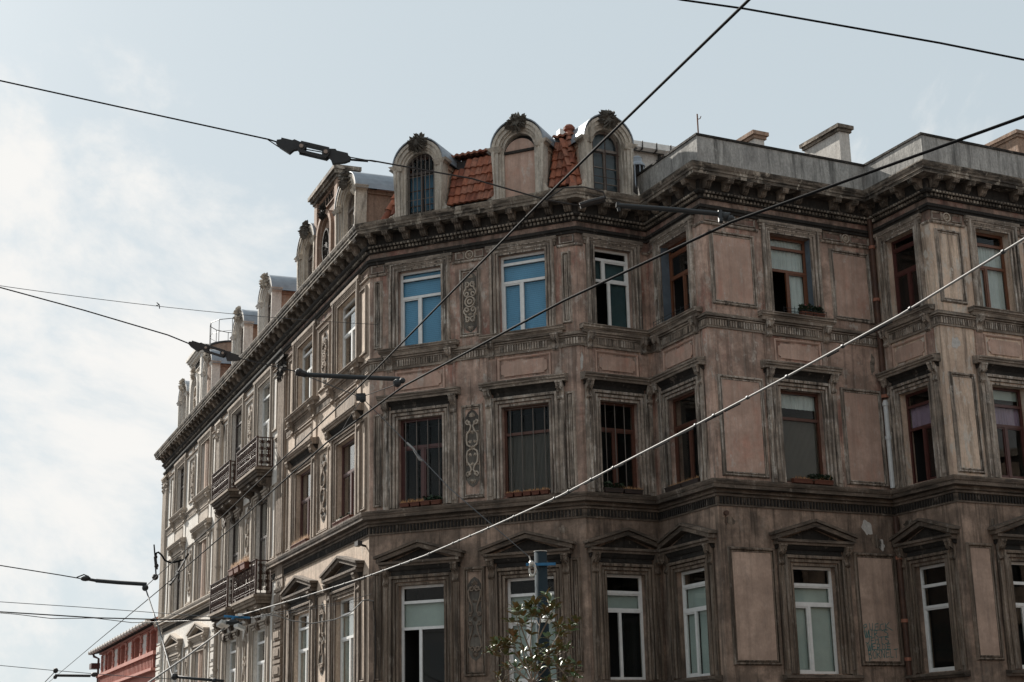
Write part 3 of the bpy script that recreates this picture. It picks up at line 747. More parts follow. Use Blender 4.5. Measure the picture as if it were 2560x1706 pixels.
# --- scroll ornaments
for fr, cs, wd in ((F1, [2.935], .37), (W, [27.9], .37), (W, [17.95], .37), (W, [7.1], .37)):
    for cc in cs:
        for zc, h_, st in ((11.22, 1.62, 1), (7.42, 1.98, 2), (3.22, 2.02, 3)):
            ws = fr.ws if fr is W else 1
            mt = M['ornament_low'] if (zc < 5 and fr is F1) else (M['ornament'] if fr is F1 else (M['trim_wing'] if cc > 22 else M['trim_far']))
            mo = scroll_ornament(lambda x, o, z, fr=fr, cc=cc, zc=zc, ws=ws: fr.P(cc + x * ws, o, zc + z), h_, wd, st)
            so_ = mo.build('scroll_ornament', mt, B)
            ornament_ground(lambda x, o, z, fr=fr, cc=cc, zc=zc, ws=ws: fr.P(cc + x * ws, o, zc + z), h_, wd).build('ornament_ground', M['keystone'] if fr is F1 or cc > 22 else M['trim_wing'], so_)

# --- pilasters on the wing
def pilaster(a, b, mt, mq):
    mb = MB(); ff = MB()
    for z0, z1 in ((6.06, 12.25), (5.44, 6.06)):
        mb.box(a, b, -.01, .07, z0, z1, W.P)
    n = 6
    for i in range(n):
        x = a + .07 + (b - a - .14) * (i + .2) / n; mb.box(x, x + (b - a - .14) / n * .55, .07, .1, 6.2, 11.8, W.P)
    mb.box(a - .03, b + .03, -.01, .10, 11.82, 11.88, W.P)
    p = mb.build('pilaster', mt, B)
    cb = MB(); rr = random.Random(5); cb.box(a - .08, b + .08, -.01, .17, 12.38, 12.46, W.P)
    leaf_cluster(cb, lambda x, o, z: W.P((a + b) / 2 + x * 1.3, .06 + o, 12.13 + z), .8, .56, .13, 46, rr)
    cb.build('capital', M['cornice_under'] if a > 22 else M['trim_far'], p)
    # rusticated lower part
    z = GZ + .3; blk = 0
    qm = MB(); qm.box(a + .03, b - .03, -.01, .05, -1.5, 5.44, W.P)
    q = qm.build('rusticated_pier', mq, B)
    while z < 5.1:
        for zz, hh in ((z, .34), (z + .38, .12)):
            if zz + hh > 5.4: continue
            bm = MB(); bm.box(a, b, .045, .10, zz, zz + hh - .02, W.P); bm.box(a + .14, b - .14, .1, .125, zz + .06, zz + hh - .08, W.P) if hh > .2 else None
            bm.build('stone', mq, q)
        z += .54
pilaster(22.4, 23.35, M['trim_wing'], M['trim_wing']); pilaster(12.4, 13.3, M['trim_far'], M['wall_far']); pilaster(.02, 1.15, M['trim_far'], M['wall_far'])

# ================================================================== WINDOWS
def window(fr, c, h, z0, z1, fm, rows, rec=.14, grille=None, fw=.065, open_sash=None, label=None, parent=None, meshcol=None):
    """rows from the top: (height fraction, [vertical bar fractions], [backing per pane])"""
    o0, o1 = -rec - .05, -rec
    a, b = c - h, c + h; fws = fw * (fr.ws if fr is W else 1)
    mb = MB()
    ring(mb, fr, a + fws, b - fws, z0 + fw, z1 - fw, [(0, o0), (0, o1), (fw, o1), (fw, o0)], 4, fws / fw)
    zt = z1; H = z1 - z0; back = {}; panes = []
    for k, (hf, vs, bk) in enumerate(rows):
        zb = zt - hf * H
        if k < len(rows) - 1:
            mb.box(a + fws, b - fws, o0, o1 + .004, zb - .035, zb + .035, fr.P)
        xs = [a + fws] + [a + v * 2 * h for v in vs] + [b - fws]
        ya = (zb + .035) if k < len(rows) - 1 else z0 + fw
        yb = (zt - .035) if k > 0 else z1 - fw
        for v in xs[1:-1]: mb.box(v - .038 * (fws / fw), v + .038 * (fws / fw), o0, o1 + .003, ya, yb, fr.P)
        for i in range(len(xs) - 1):
            x0 = xs[i] + (.038 * (fws / fw) if i else 0); x1 = xs[i + 1] - (.038 * (fws / fw) if i < len(xs) - 2 else 0)
            kind = bk[i % len(bk)]
            if kind[0] == '+':      # sash with its own frame
                kind = kind[1:]; sf = .035
                ring(mb, fr, x0 + sf, x1 - sf, ya + sf, yb - sf, [(0, o0 - .01), (0, o1 - .012), (sf, o1 - .012), (sf, o0 - .01)], 4)
                x0 += sf; x1 -= sf; pa, pb = ya + sf, yb - sf
            else: pa, pb = ya, yb
            if kind != 'open':
                pm = MB(); pm.box(x0 - .004, x1 + .004, o0 + .012, o0 + .018, pa - .004, pb + .004, fr.P); panes.append(pm)
            if kind in ('blue', 'green', 'whitecurtain', 'purple', 'meshm', 'halfgreen', 'halfwhite', 'tealdark'):
                kk = {'halfgreen': 'green', 'halfwhite': 'whitecurtain'}.get(kind, kind)
                bb = back.setdefault(kk, MB()); oo = o0 - .05
                q0 = pa if not kind.startswith('half') else pa + (pb - pa) * .45
                if kk in ('blue',):
                    n = max(2, int((pb - q0) / .05))
                    for j in range(n):
                        za = q0 + (pb - q0) * j / n; bb.quad(fr.P(x0 - .02, oo + .004, za), fr.P(x1 + .02, oo + .004, za), fr.P(x1 + .02, oo - .004, za + (pb - q0) / n), fr.P(x0 - .02, oo - .004, za + (pb - q0) / n))
                elif kk in ('whitecurtain', 'purple'):
                    n = max(8, int((x1 - x0) / .018)); pts = [(x0 - .02 + (x1 - x0 + .04) * j / n, oo + .016 * math.sin(j * 1.1 + math.sin(j * .23) * 2)) for j in range(n + 1)]
                    for j in range(n): bb.quad(fr.P(pts[j][0], pts[j][1], q0 - .02), fr.P(pts[j + 1][0], pts[j + 1][1], q0 - .02), fr.P(pts[j + 1][0], pts[j + 1][1], pb + .02), fr.P(pts[j][0], pts[j][1], pb + .02))
                elif kk == 'meshm':
                    n = int((x1 - x0) / .035)
                    for j in range(n):
                        xa = x0 + (x1 - x0) * j / n; bb.box(xa, xa + (x1 - x0) / n * .7, oo, oo + .02, q0, pb, fr.P)
                else: bb.quad(fr.P(x0 - .02, oo, q0 - .02), fr.P(x1 + .02, oo, q0 - .02), fr.P(x1 + .02, oo, pb + .02), fr.P(x0 - .02, oo, pb + .02))
        zt = zb
    w = mb.build('window', fm, B if parent is None else parent)
    if label: w['label'] = label
    for pm in panes: pm.build('pane', M['glass'], w)
    for k, bb in back.items(): bb.build({'blue': 'blind', 'green': 'blind', 'meshm': 'fly_screen', 'tealdark': 'blind'}.get(k, 'curtain'), M[k], w)
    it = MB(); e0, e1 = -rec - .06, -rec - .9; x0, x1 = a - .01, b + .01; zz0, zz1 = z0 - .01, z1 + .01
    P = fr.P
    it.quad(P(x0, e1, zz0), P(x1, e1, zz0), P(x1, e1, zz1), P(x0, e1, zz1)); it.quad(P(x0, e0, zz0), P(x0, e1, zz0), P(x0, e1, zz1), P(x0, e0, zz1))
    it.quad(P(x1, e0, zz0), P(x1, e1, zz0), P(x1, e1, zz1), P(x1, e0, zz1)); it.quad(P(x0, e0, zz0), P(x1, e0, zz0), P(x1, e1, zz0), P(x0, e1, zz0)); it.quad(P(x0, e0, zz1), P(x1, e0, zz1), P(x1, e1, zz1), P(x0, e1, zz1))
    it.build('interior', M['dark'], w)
    if grille:
        gm = MB()
        for v in grille[0]: gm.tube([P(a + v * 2 * h, -rec + .035, z0 + .02), P(a + v * 2 * h, -rec + .035, z1 - .04)], .011, 5)
        for v in grille[1]: gm.tube([P(a + .02, -rec + .035, z0 + v * H), P(b - .02, -rec + .035, z0 + v * H)], .009, 5)
        gm.build('window_bars', M['bars'], w)
    return w
def Z(fr, fl, c): return opening_z(fr, fl, c)
BLUE = [(.105, [], ['dark']), (.235, [], ['blue']), (.66, [.47], ['+blue', 'blue'])]
# floor 3
window(F1, 1.48, .63, *FZ[3], M['white'], [(.105, [], ['blue']), (.235, [], ['blue']), (.66, [.46], ['+blue', 'blue'])], label='white framed window with closed blue blinds')
window(F1, 4.39, .64, *FZ[3], M['white'], [(.105, [], ['blue']), (.235, [], ['blue']), (.66, [.45], ['+blue', 'blue'])], label='white framed window with closed blue blinds')
window(F2, 1.055, .54, *FZ[3], M['white'], [(.13, [], ['dark']), (.27, [.3], ['tealdark', '+tealdark']), (.6, [.45], ['dark', 'tealdark'])])
window(F3, 1.32, .66, *FZ[3], M['orange'], [(.12, [], ['dark']), (.3, [], ['+dark']), (.58, [.5], ['open', '+dark'])], rec=.24)
window(F4, 2.60, .62, *FZ[3], M['orange'], [(.14, [], ['whitecurtain']), (.28, [], ['whitecurtain']), (.58, [.5], ['open', '+whitecurtain'])], rec=.2, label='orange brown window with white curtain, left sash open')
window(F5, 1.14, .55, *FZ[3], M['redwood'], [(.12, [], ['dark']), (.31, [], ['+dark']), (.57, [.5], ['+dark', '+dark'])], rec=.18)
window(F6, 1.99, .55, *FZ[3], M['orange'], [(.15, [], ['dark']), (.28, [], ['whitecurtain']), (.57, [.4], ['+whitecurtain', 'whitecurtain'])], rec=.2, label='red brown window with pale striped curtain')
# floor 2
window(F1, 1.48, .63, *FZ[2], M['redwood'], [(.32, [], ['dark']), (.68, [.5], ['+dark', '+dark'])], grille=([.12, .37, .62, .87], []))
window(F1, 4.39, .64, *FZ[2], M['brown'], [(.3, [], ['dark']), (.7, [], ['meshm'])], grille=([.14, .38, .62, .86], [.98]))
window(F2, 1.055, .54, *FZ[2], M['brown'], [(.3, [], ['dark']), (.7, [.45], ['+dark', '+dark'])], grille=([.2, .45, .7], []))
window(F3, 1.32, .66, *FZ[2], M['brown'], [(.32, [], ['dark']), (.68, [.55], ['+dark', '+dark'])])
window(F4, 2.60, .62, *FZ[2], M['brown'], [(.3, [], ['halfwhite']), (.7, [], ['meshm'])])
window(F5, 1.14, .55, *FZ[2], M['redwood'], [(.15, [], ['dark']), (.25, [], ['purple']), (.6, [.5], ['open', '+dark'])], rec=.18, label='dark window with purple curtain, left sash open')
window(F6, 1.99, .55, *FZ[2], M['redwood'], [(.2, [], ['halfgreen']), (.22, [], ['purple']), (.58, [.45], ['+dark', '+dark'])], rec=.18)
# floor 1
window(F1, 1.48, .63, *FZ[1], M['white'], [(.165, [], ['dark']), (.26, [], ['green']), (.575, [.42], ['open', 'dark'])])
window(F1, 4.39, .64, *FZ[1], M['white'], [(.165, [], ['dark']), (.26, [], ['green']), (.575, [.42], ['+green', 'green'])])
window(F2, 1.055, .54, *FZ[1], M['white'], [(.17, [], ['dark']), (.18, [], ['+green']), (.65, [.4], ['open', 'dark'])])
window(F3, 1.32, .66, *FZ[1], M['white'], [(.14, [], ['dark']), (.24, [], ['+green']), (.62, [.42], ['+green', 'green'])])
window(F4, 2.60, .62, *FZ[1], M['white'], [(.17, [], ['dark']), (.19, [], ['+green']), (.64, [.42], ['+green', 'green'])])
window(F5, 1.14, .55, *FZ[1], M['white'], [(.19, [], ['dark']), (.2, [], ['dark']), (.61, [], ['+dark'])])
window(F6, 1.99, .55, *FZ[1], M['white'], [(.2, [], ['dark']), (.2, [], ['dark']), (.6, [.4], ['+dark', 'dark'])])
# wing
w3 = {30.2: 'white', 25.6: 'white', 20.1: 'white', 15.75: 'darkwood', 9.85: 'white', 4.35: 'darkwood'}
for c in WC:
    z0, z1 = Z(W, 3, c)
    window(W, c, WH, z0, z1, M[w3[c]], [(.15, [], ['dark']), (.27, [], ['dark']), (.58, [.5], ['+dark', 'dark'])])
    z0, z1 = Z(W, 2, c)
    window(W, c, WH, z0, z1, M['redwood' if c > 22 else 'darkwood'], [(.38, [], ['dark']), (.62, [.5], ['+dark', '+dark'])])
    window(W, c, WH, *FZ[1], M['white'], [(.17, [], ['dark']), (.25, [], ['green' if c > 22 else 'dark']), (.58, [.5], ['+green' if c > 22 else '+dark', 'dark'])])
# blue-grey painted reveals of the two windows by the re-entrant corner
for fr, c, h, sd_ in ((F3, 1.32, .66, -1), (F4, 2.60, .62, 1)):
    mb = MB(); x = c + sd_ * (h - .006)
    mb.box(x - .004, x + .004, -.235 if fr is F3 else -.195, -.01, FZ[3][0] + .01, FZ[3][1] - .02, fr.P); mb.build('painted_reveal', M['bluegrey'], B)

# ================================================================== PARAPET, CHIMNEYS, ROOFS
pp = [PT['C3'] - F3.t * .45] + PATH[5:10]
mb = MB(); sweep(mb, [PT['C3']+ (PT['C3']-PT['C4'])*.12] + PATH[5:9], [(-.2, 13.6), (0.0, 13.6), (0.0, 14.58), (-.2, 14.58)]); par = mb.build('parapet', M['parapet'], B)
mb = MB(); sweep(mb, [PT['C3']+ (PT['C3']-PT['C4'])*.12] + PATH[5:9], [(-.23, 14.582), (.03, 14.582), (.03, 14.64), (-.23, 14.65)]); mb.build('coping', M['cornice_under'], par)
def chimney(cx, cy, fr, w, d, z0, z1, mat, cap, capm):
    mb = MB(); f = Fac(Vector((cx, cy)) , Vector((cx, cy)) + fr.t)
    mb.box(0, w, -d, 0, z0, z1, f.P); o = mb.build('chimney', mat, B)
    mb = MB(); mb.box(-.06, w + .06, -d - .06, .06, z1 + .002, z1 + cap * .5, f.P); mb.box(-.1, w + .1, -d - .1, .1, z1 + cap * .5 + .002, z1 + cap, f.P); mb.build('chimney_cap', capm, o)
q = F4.P(6.55, -4, 0); chimney(q.x, q.y, F4, .0001 + .5, 1.6, 13.6, 17.42, M['chimney'], .22, M['cornice'])
bpy.data.objects.remove(bpy.data.objects['chimney_cap']); bpy.data.objects.remove(bpy.data.objects['chimney'])
def chim_at(s0, s1, off, d, z1, cap, mat, capm):
    mb = MB(); mb.box(s0, s1, off - d, off, 13.6, z1, F4.P); o = mb.build('chimney', mat, B)
    mb = MB(); e = .05
    mb.box(s0 - e, s1 + e, off - d - e, off + e, z1 + .002, z1 + cap * .45, F4.P); mb.box(s0 - e - .05, s1 + e + .05, off - d - e - .05, off + e + .05, z1 + cap * .45 + .002, z1 + cap, F4.P)
    mb.build('chimney_cap', capm, o)
chim_at(3.24, 3.56, -2.0, 1.0, 15.82, .2, M['chimney'], M['dormer_side'])
chim_at(6.14, 6.5, -2.0, 1.55, 16.52, .2, M['chimney'], M['cornice'])
chim_at(12.9, 14.0, -2.0, 2.9, 17.5, .2, M['dormer_side'], M['dormer_side'])

rod = MB(); a = F4.P(1.44, -2.0, 13.6); rod.tube([a, (a.x, a.y, 16.2)], .022, 6); rod.tube([(a.x, a.y, 16.05), (a.x + .07, a.y, 16.07), (a.x + .1, a.y, 16.14)], .012, 5)
rod.build('antenna_rod', M['orange'], None, label='thin rusty orange rod standing on the roof behind the parapet corner', cat='rod')

# mansard behind the dormers of the corner facades, low roof over the wing
mb = MB()
mp_path = [W.a + W.t * 31.5, PT['C1'], PT['C2'], PT['C3']]
def inset(path, o):
    ns = []
    for i in range(len(path) - 1):
        t = (path[i + 1] - path[i]).normalized(); ns.append(Vector((t.y, -t.x)))
    out = []
    for i, p in enumerate(path):
        m = ns[0] if i == 0 else ns[-1] if i == len(path) - 1 else (ns[i - 1] + ns[i]) / (1 + ns[i - 1].dot(ns[i]))
        out.append(p + m * o)
    return out
mp_path = mp_path[1:]
lo = inset(mp_path, -.16); hi = inset(mp_path, -.78); hh = inset(mp_path, -2.6)
lo[0] = F1.P(.34, -.16, 0).to_2d(); hi[0] = F1.P(.82, -.78, 0).to_2d(); hh[0] = F1.P(1.6, -2.6, 0).to_2d()
mb.loft([[Vector((a.x, a.y, 13.7)), Vector((b.x, b.y, 15.46)), Vector((c.x, c.y, 16.0))] for a, b, c in zip(lo, hi, hh)], False, False)
roof = mb.build('mansard_roof', M['roofdark'], B)
mb = MB(); wl = [PT['A'], W.a + W.t * 32.2]
mb.loft([[Vector((a.x, a.y, 13.72)), Vector((b.x, b.y, 14.05)), Vector((c.x, c.y, 15.0))] for a, b, c in zip(inset(wl, -.1), inset(wl, -1.2), inset(wl, -5))], False, False)
mb.build('wing_roof', M['tile2'], B)

# interlocking roof tile (shared meshes)
def tile_mesh(name, mat, w=.19, l=.34):
    mb = MB(); rings = []
    pr = [(0, 0), (.03, .045), (.07, .06), (.11, .04), (.135, .008), (.17, .0), (.19, .012)]
    pr = [(x / .19 * w, y * .6) for x, y in pr]
    top = [[(x, l, y + .012) for x, y in pr], [(x, 0, y + .07) for x, y in pr]]
    bot = [[(x, l, y - .012) for x, y in pr], [(x, 0, y + .012) for x, y in pr]]
    mb.loft([top[0], top[1], bot[1]], False, False)
    return mb.mesh(name, mat, False)
TL = [tile_mesh('roof_tile', M['tile']), tile_mesh('roof_tile', M['tile']), tile_mesh('roof_tile', M['tile2']), tile_mesh('roof_tile', M['tile3'])]
def tile_field(fr, s0, s1, zb, zt, ob, ot, rows, w, p2=.15, skip=lambda r, c: False):
    slope = Vector((0, ot - ob, zt - zb)); ln = slope.length / rows
    cols = max(1, round((s1 - s0) / w)); ang = math.atan2(zt - zb, -(ot - ob))
    for r_ in range(rows):
        for c_ in range(cols):
            if skip(r_, c_): continue
            k = r_ / rows; o = ob + (ot - ob) * k; z = zb + (zt - zb) * k
            m = fr.M(s0 + (s1 - s0) * c_ / cols, o + .03, z)
            # local: x along, y up the slope, z normal
            L = Matrix(((1, 0, 0, 0), (0, -math.cos(ang), math.sin(ang), 0), (0, math.sin(ang), math.cos(ang), 0), (0, 0, 0, 1)))
            L2 = Matrix.Rotation(R.uniform(-.035, .035), 4, 'Z') @ Matrix.Diagonal(((s1 - s0) / cols / .19 * 1.02, ln * 1.18 / .34, 1, 1))
            put('roof_tile', TL[R.choice([0, 0, 1, 2, 3, 3]) if R.random() > p2 else 2], roof, m @ Matrix.Translation((0, 0, R.uniform(0, .01))) @ L @ L2)
tile_field(F1, 2.22, 3.62, 13.98, 15.36, -.22, -.70, 5, .175, skip=lambda r, c: r == 4 and c in (0, 1))
tile_field(F1, .55, .9, 13.98, 14.6, -.22, -.44, 2, .175)
tile_field(F1, 5.12, 5.75, 13.98, 15.36, -.22, -.70, 5, .175)
tile_field(F2, -.0, .42, 13.98, 15.36, -.22, -.70, 5, .175)
# eaves of the upper roof: two shallow rows with a ragged edge
tile_field(F1, 2.1, 3.65, 15.50, 15.72, -.60, -1.6, 3, .17, p2=.6)
tile_field(F1, 5.1, 5.9, 15.50, 15.72, -.60, -1.6, 3, .17, p2=.6)
# rounded hip tiles at the two corners
def hip_mesh(name, mat):
    mb = MB(); rings = []
    for y, r_ in ((0, .115), (.40, .085)):
        rings.append([(r_ * math.cos(PI * k / 6), y, r_ * math.sin(PI * k / 6) + (.02 if y == 0 else 0)) for k in range(7)])
    inn = [[(x * .85, y, z * .85) for x, y, z in rings[0]]]
    mb.loft([inn[0], rings[0], rings[1]], False, False); return mb.mesh(name, mat)
HIP = [hip_mesh('hip_tile', M['tile']), hip_mesh('hip_tile', M['tile2']), hip_mesh('hip_tile', M['tile3'])]
def hip(p0, p1, n, outv):
    d = (p1 - p0); y = d.normalized(); zx = (outv - y * outv.dot(y)).normalized(); x = y.cross(zx)
    for i in range(n):
        p = p0 + d * (i / n)
        m = Matrix(((x.x, y.x, zx.x, p.x), (x.y, y.y, zx.y, p.y), (x.z, y.z, zx.z, p.z), (0, 0, 0, 1)))
        put('hip_tile', HIP[R.choice([0, 0, 1, 2])], roof, m @ Matrix.Rotation(R.uniform(-.08, .08), 4, 'Y'))
for i in (0, 1):
    a = Vector((lo[i].x, lo[i].y, 13.85)); b = Vector((hi[i].x, hi[i].y, 15.5 if i == 0 else 15.75))
    mo = (lo[i] - hi[i]).normalized() if i else F1.n; hip(a, b, 5, Vector((mo.x, mo.y, .5)))
rp_ = MB(); a = hi[1]; rp_.sphere((a.x, a.y, 15.8), (.16, .16, .12), 8, 5); rp_.build('hip_finial', M['tile3'], roof)

# --- zinc flashing sheets on the mansard, right of the hip
mb = MB(); a = F2.P(.12, -.75, 15.42); mb.quad(F2.P(.02, -.9, 15.3), F2.P(.62, -.75, 15.22), F2.P(.75, -1.1, 15.62), F2.P(.12, -1.1, 15.68)); mb.build('flashing', M['zinc'], roof)

# --- small arched dormers
def dormer(fr, c, k, style, matf, deep=1.7):
    """k: horizontal scale along the facade"""
    o0, o1 = -.22, .03; zb = 13.72; zs = 15.17; rin, rout = .43, .74
    P = lambda x, o, z: fr.P(c + x * k, o, z)
    mb = MB()
    # jambs and arch as one moulded sweep (three stepped bands)
    bands = [(rin, .50, o1 - .05), (.50, .56, o1 - .01), (.56, .66, o1 + .04), (.66, rout, o1 + .08)]
    na = 14
    for r0, r1, oo in bands:
        pts = [(-1, zb - zs)] + [(None, i) for i in range(na + 1)] + [(1, zb - zs)]
        ring_ = []
        for q in pts:
            if q[0] is None:
                a = PI - PI * q[1] / na
                i0 = (r0 * math.cos(a), zs + r0 * math.sin(a)); i1 = (r1 * math.cos(a), zs + r1 * math.sin(a))
            else:
                # pilaster part narrower than arch moulding
                rr1 = min(r1, .66 + .0)
                i0 = (q[0] * min(r0, .64), zb); i1 = (q[0] * rr1, zb)
            ring_.append([P(i0[0], o0, i0[1]), P(i0[0], oo, i0[1]), P(i1[0], oo, i1[1]), P(i1[0], o0, i1[1])])
        mb.loft(ring_)
    d = mb.build('dormer', matf, B, label={'grille': 'arched stone dormer with rusty vertical bars over a blue pane', 'blank': 'arched stone dormer walled up with flat plaster', 'old': 'arched stone dormer with an old wooden casement'}.get(style))
    # capitals and foot volutes
    cb = MB()
    for sg in (-1, 1):
        cb.loft([[P(sg * x, o, 15.12) for x, o in ((.50, o0), (.50, .09), (.70, .09), (.70, o0))], [P(sg * x, o, 15.2) for x, o in ((.48, o0), (.48, .14), (.80, .14), (.80, o0))], [P(sg * x, o, 15.26) for x, o in ((.46, o0), (.46, .17), (.86, .17), (.86, o0))]])
        prof = [(.62, zb), (.98, zb), (.97, zb + .12), (.84, zb + .2), (.74, zb + .28), (.69, zb + .42), (.62, zb + .45)]
        cb.loft([[P(sg * x, -.15, z) for x, z in prof], [P(sg * x, .0, z) for x, z in prof]])
        relief_tube(cb, lambda x, o, z: P(x, o, z), [(sg * x, z) for x, z in spiral(.83, zb + .1, .03, .1, 0, 1.3, 12)], .014)
    cb.build('capital', matf, d)
    kb = MB(); rr = random.Random(int(c * 10)); leaf_cluster(kb, lambda x, o, z: P(x, o1 + .05 + o, 15.84 + z), .52, .42, .17, 80, rr)
    kb.build('keystone_ornament', M['keystone'] if fr is not W or c > 22 else M['dormer'], d)
    # side walls
    sb = MB()
    for sg in (-1, 1):
        x0 = sg * .60; x1 = sg * .66
        sb.box(min(x0, x1), max(x0, x1), -deep, o0 + .01, zb, 15.2, P)
        sb.box(min(x0, x1) - (.05 if sg < 0 else 0), max(x0, x1) + (.05 if sg > 0 else 0), -deep, o0 - .02, 15.1, 15.22, P)
    sb.build('side_wall', M['dormer_side'] if fr is W else M['wall_right'], d)
    # barrel roof in zinc
    zb_ = MB(); ra, rb_ = [], []
    n = 16; ra = [[P(.76 * math.cos(PI * i / n), yy, 15.24 + .74 * math.sin(PI * i / n)) for i in range(n + 1)] for yy in (o1 + .1, -deep)]
    rb_ = [[P(.73 * math.cos(PI * i / n), yy, 15.24 + .71 * math.sin(PI * i / n)) for i in range(n + 1)] for yy in (-deep, o1 + .1)]
    zb_.loft(ra + rb_ + [ra[0]], False, False)
    # drooping eaves of the sheet
    for sg in (-1, 1):
        zb_.quad(P(sg * .76, o1 + .1, 15.245), P(sg * .76, -deep, 15.245), P(sg * .86, -deep, 15.17), P(sg * .86, o1 + .1, 15.17))
    zb_.build('barrel_roof', M['zinc'], d, smooth=False)
    # infill
    if style == 'blank':
        q = MB(); n = 14
        pts = [(-rin, zb), (rin, zb)] + [(rin * math.cos(PI * i / n), zs - .12 + rin * math.sin(PI * i / n)) for i in range(n + 1)]
        q.loft([[P(x, -.12, z) for x, z in pts], [P(x, -.08, z) for x, z in pts]]); q.build('infill_panel', M['panel_up'], d)
        q = MB(); q.box(-rin, rin, -.075, -.03, 15.08, 15.15, P); q.build('infill_ledge', M['cornice_under'], d)
    else:
        q = MB(); n = 14; fm = {'grille': M['darkwood'], 'old': M['greywood']}.get(style, M['greywood'])
        oo0, oo1 = -.2, -.15
        for i in range(n):
            a0, a1 = PI * i / n, PI * (i + 1) / n
            q.hexa([P(r_ * math.cos(a), o_, zs - .02 + r_ * math.sin(a)) for o_ in (oo0, oo1) for r_, a in ((rin - .05, a0), (rin - .05, a1), (rin + .01, a1), (rin + .01, a0))])
        for sg in (-1, 1): q.box(sg * (rin - .025) - .03, sg * (rin - .025) + .03, oo0, oo1, zb, zs, P)
        q.box(-rin, rin, oo0, oo1 + .01, 15.02, 15.09, P); q.box(-.035, .035, oo0, oo1 + .012, zb, 15.05, P)
        for zz in (14.15, 14.58): q.box(-rin, rin, oo0, oo1 - .01, zz - .012, zz + .012, P)
        wo_ = q.build('window', fm, d)
        for x0, x1, z0, z1 in ((-rin + .04, -.03, zb, 15.02), (.03, rin - .04, zb, 15.02), (-rin + .05, rin - .05, 15.09, 15.55)):
            pm = MB(); pm.box(x0, x1, -.19, -.184, z0, z1, P)
            pass
        pts = [(-rin, zb), (rin, zb)] + [(rin * math.cos(PI * i / n), zs - .02 + rin * math.sin(PI * i / n)) for i in range(n + 1)]
        pm = MB(); pm.loft([[P(x, -.186, z) for x, z in pts], [P(x, -.18, z) for x, z in pts]]); pm.build('pane', M['glass'], d)
        bk = MB()
        if style == 'grille': bk.box(-rin, rin, -.3, -.28, zb, 15.02, P); bk.build('blind', M['deepblue'], d)
        elif style == 'old': bk.box(-rin, rin, -.3, -.28, zb, 15.55, P); bk.build('blind', M['bluegrey'], d)
        q = MB(); q.box(-rin - .02, rin + .02, -.62, -.6, zb, 15.62, P); q.build('interior', M['dark'], d)
        if style in ('grille', 'old'):
            gm = MB()
            for i in range(7 if style == 'grille' else 3):
                x = -rin + .06 + (2 * rin - .12) * i / (6 if style == 'grille' else 2)
                zt = zs + math.sqrt(max(0, rin * rin - x * x)) - .03
                gm.tube([P(x, -.1, zb), P(x, -.1, zt)], .012, 5)
            for zz in (14.3, 14.95): gm.tube([P(-rin, -.1, zz), P(rin, -.1, zz)], .01, 5)
            gm.build('window_bars', M['bars'] if style == 'grille' else M['iron'], d)
    return d
dormer(F1, 1.50, 1.0, 'grille', M['dormer']); dormer(F1, 4.38, 1.0, 'blank', M['dormer']); dormer(F2, 1.03, 1.0, 'old', M['dormer'])
for c in (30.3, 25.8): dormer(W, c, 1.45, 'wing', M['dormer'])
for c in (20.3, 15.95, 10.05, 4.55): dormer(W, c, 1.45, 'wing', M['wall_far'])

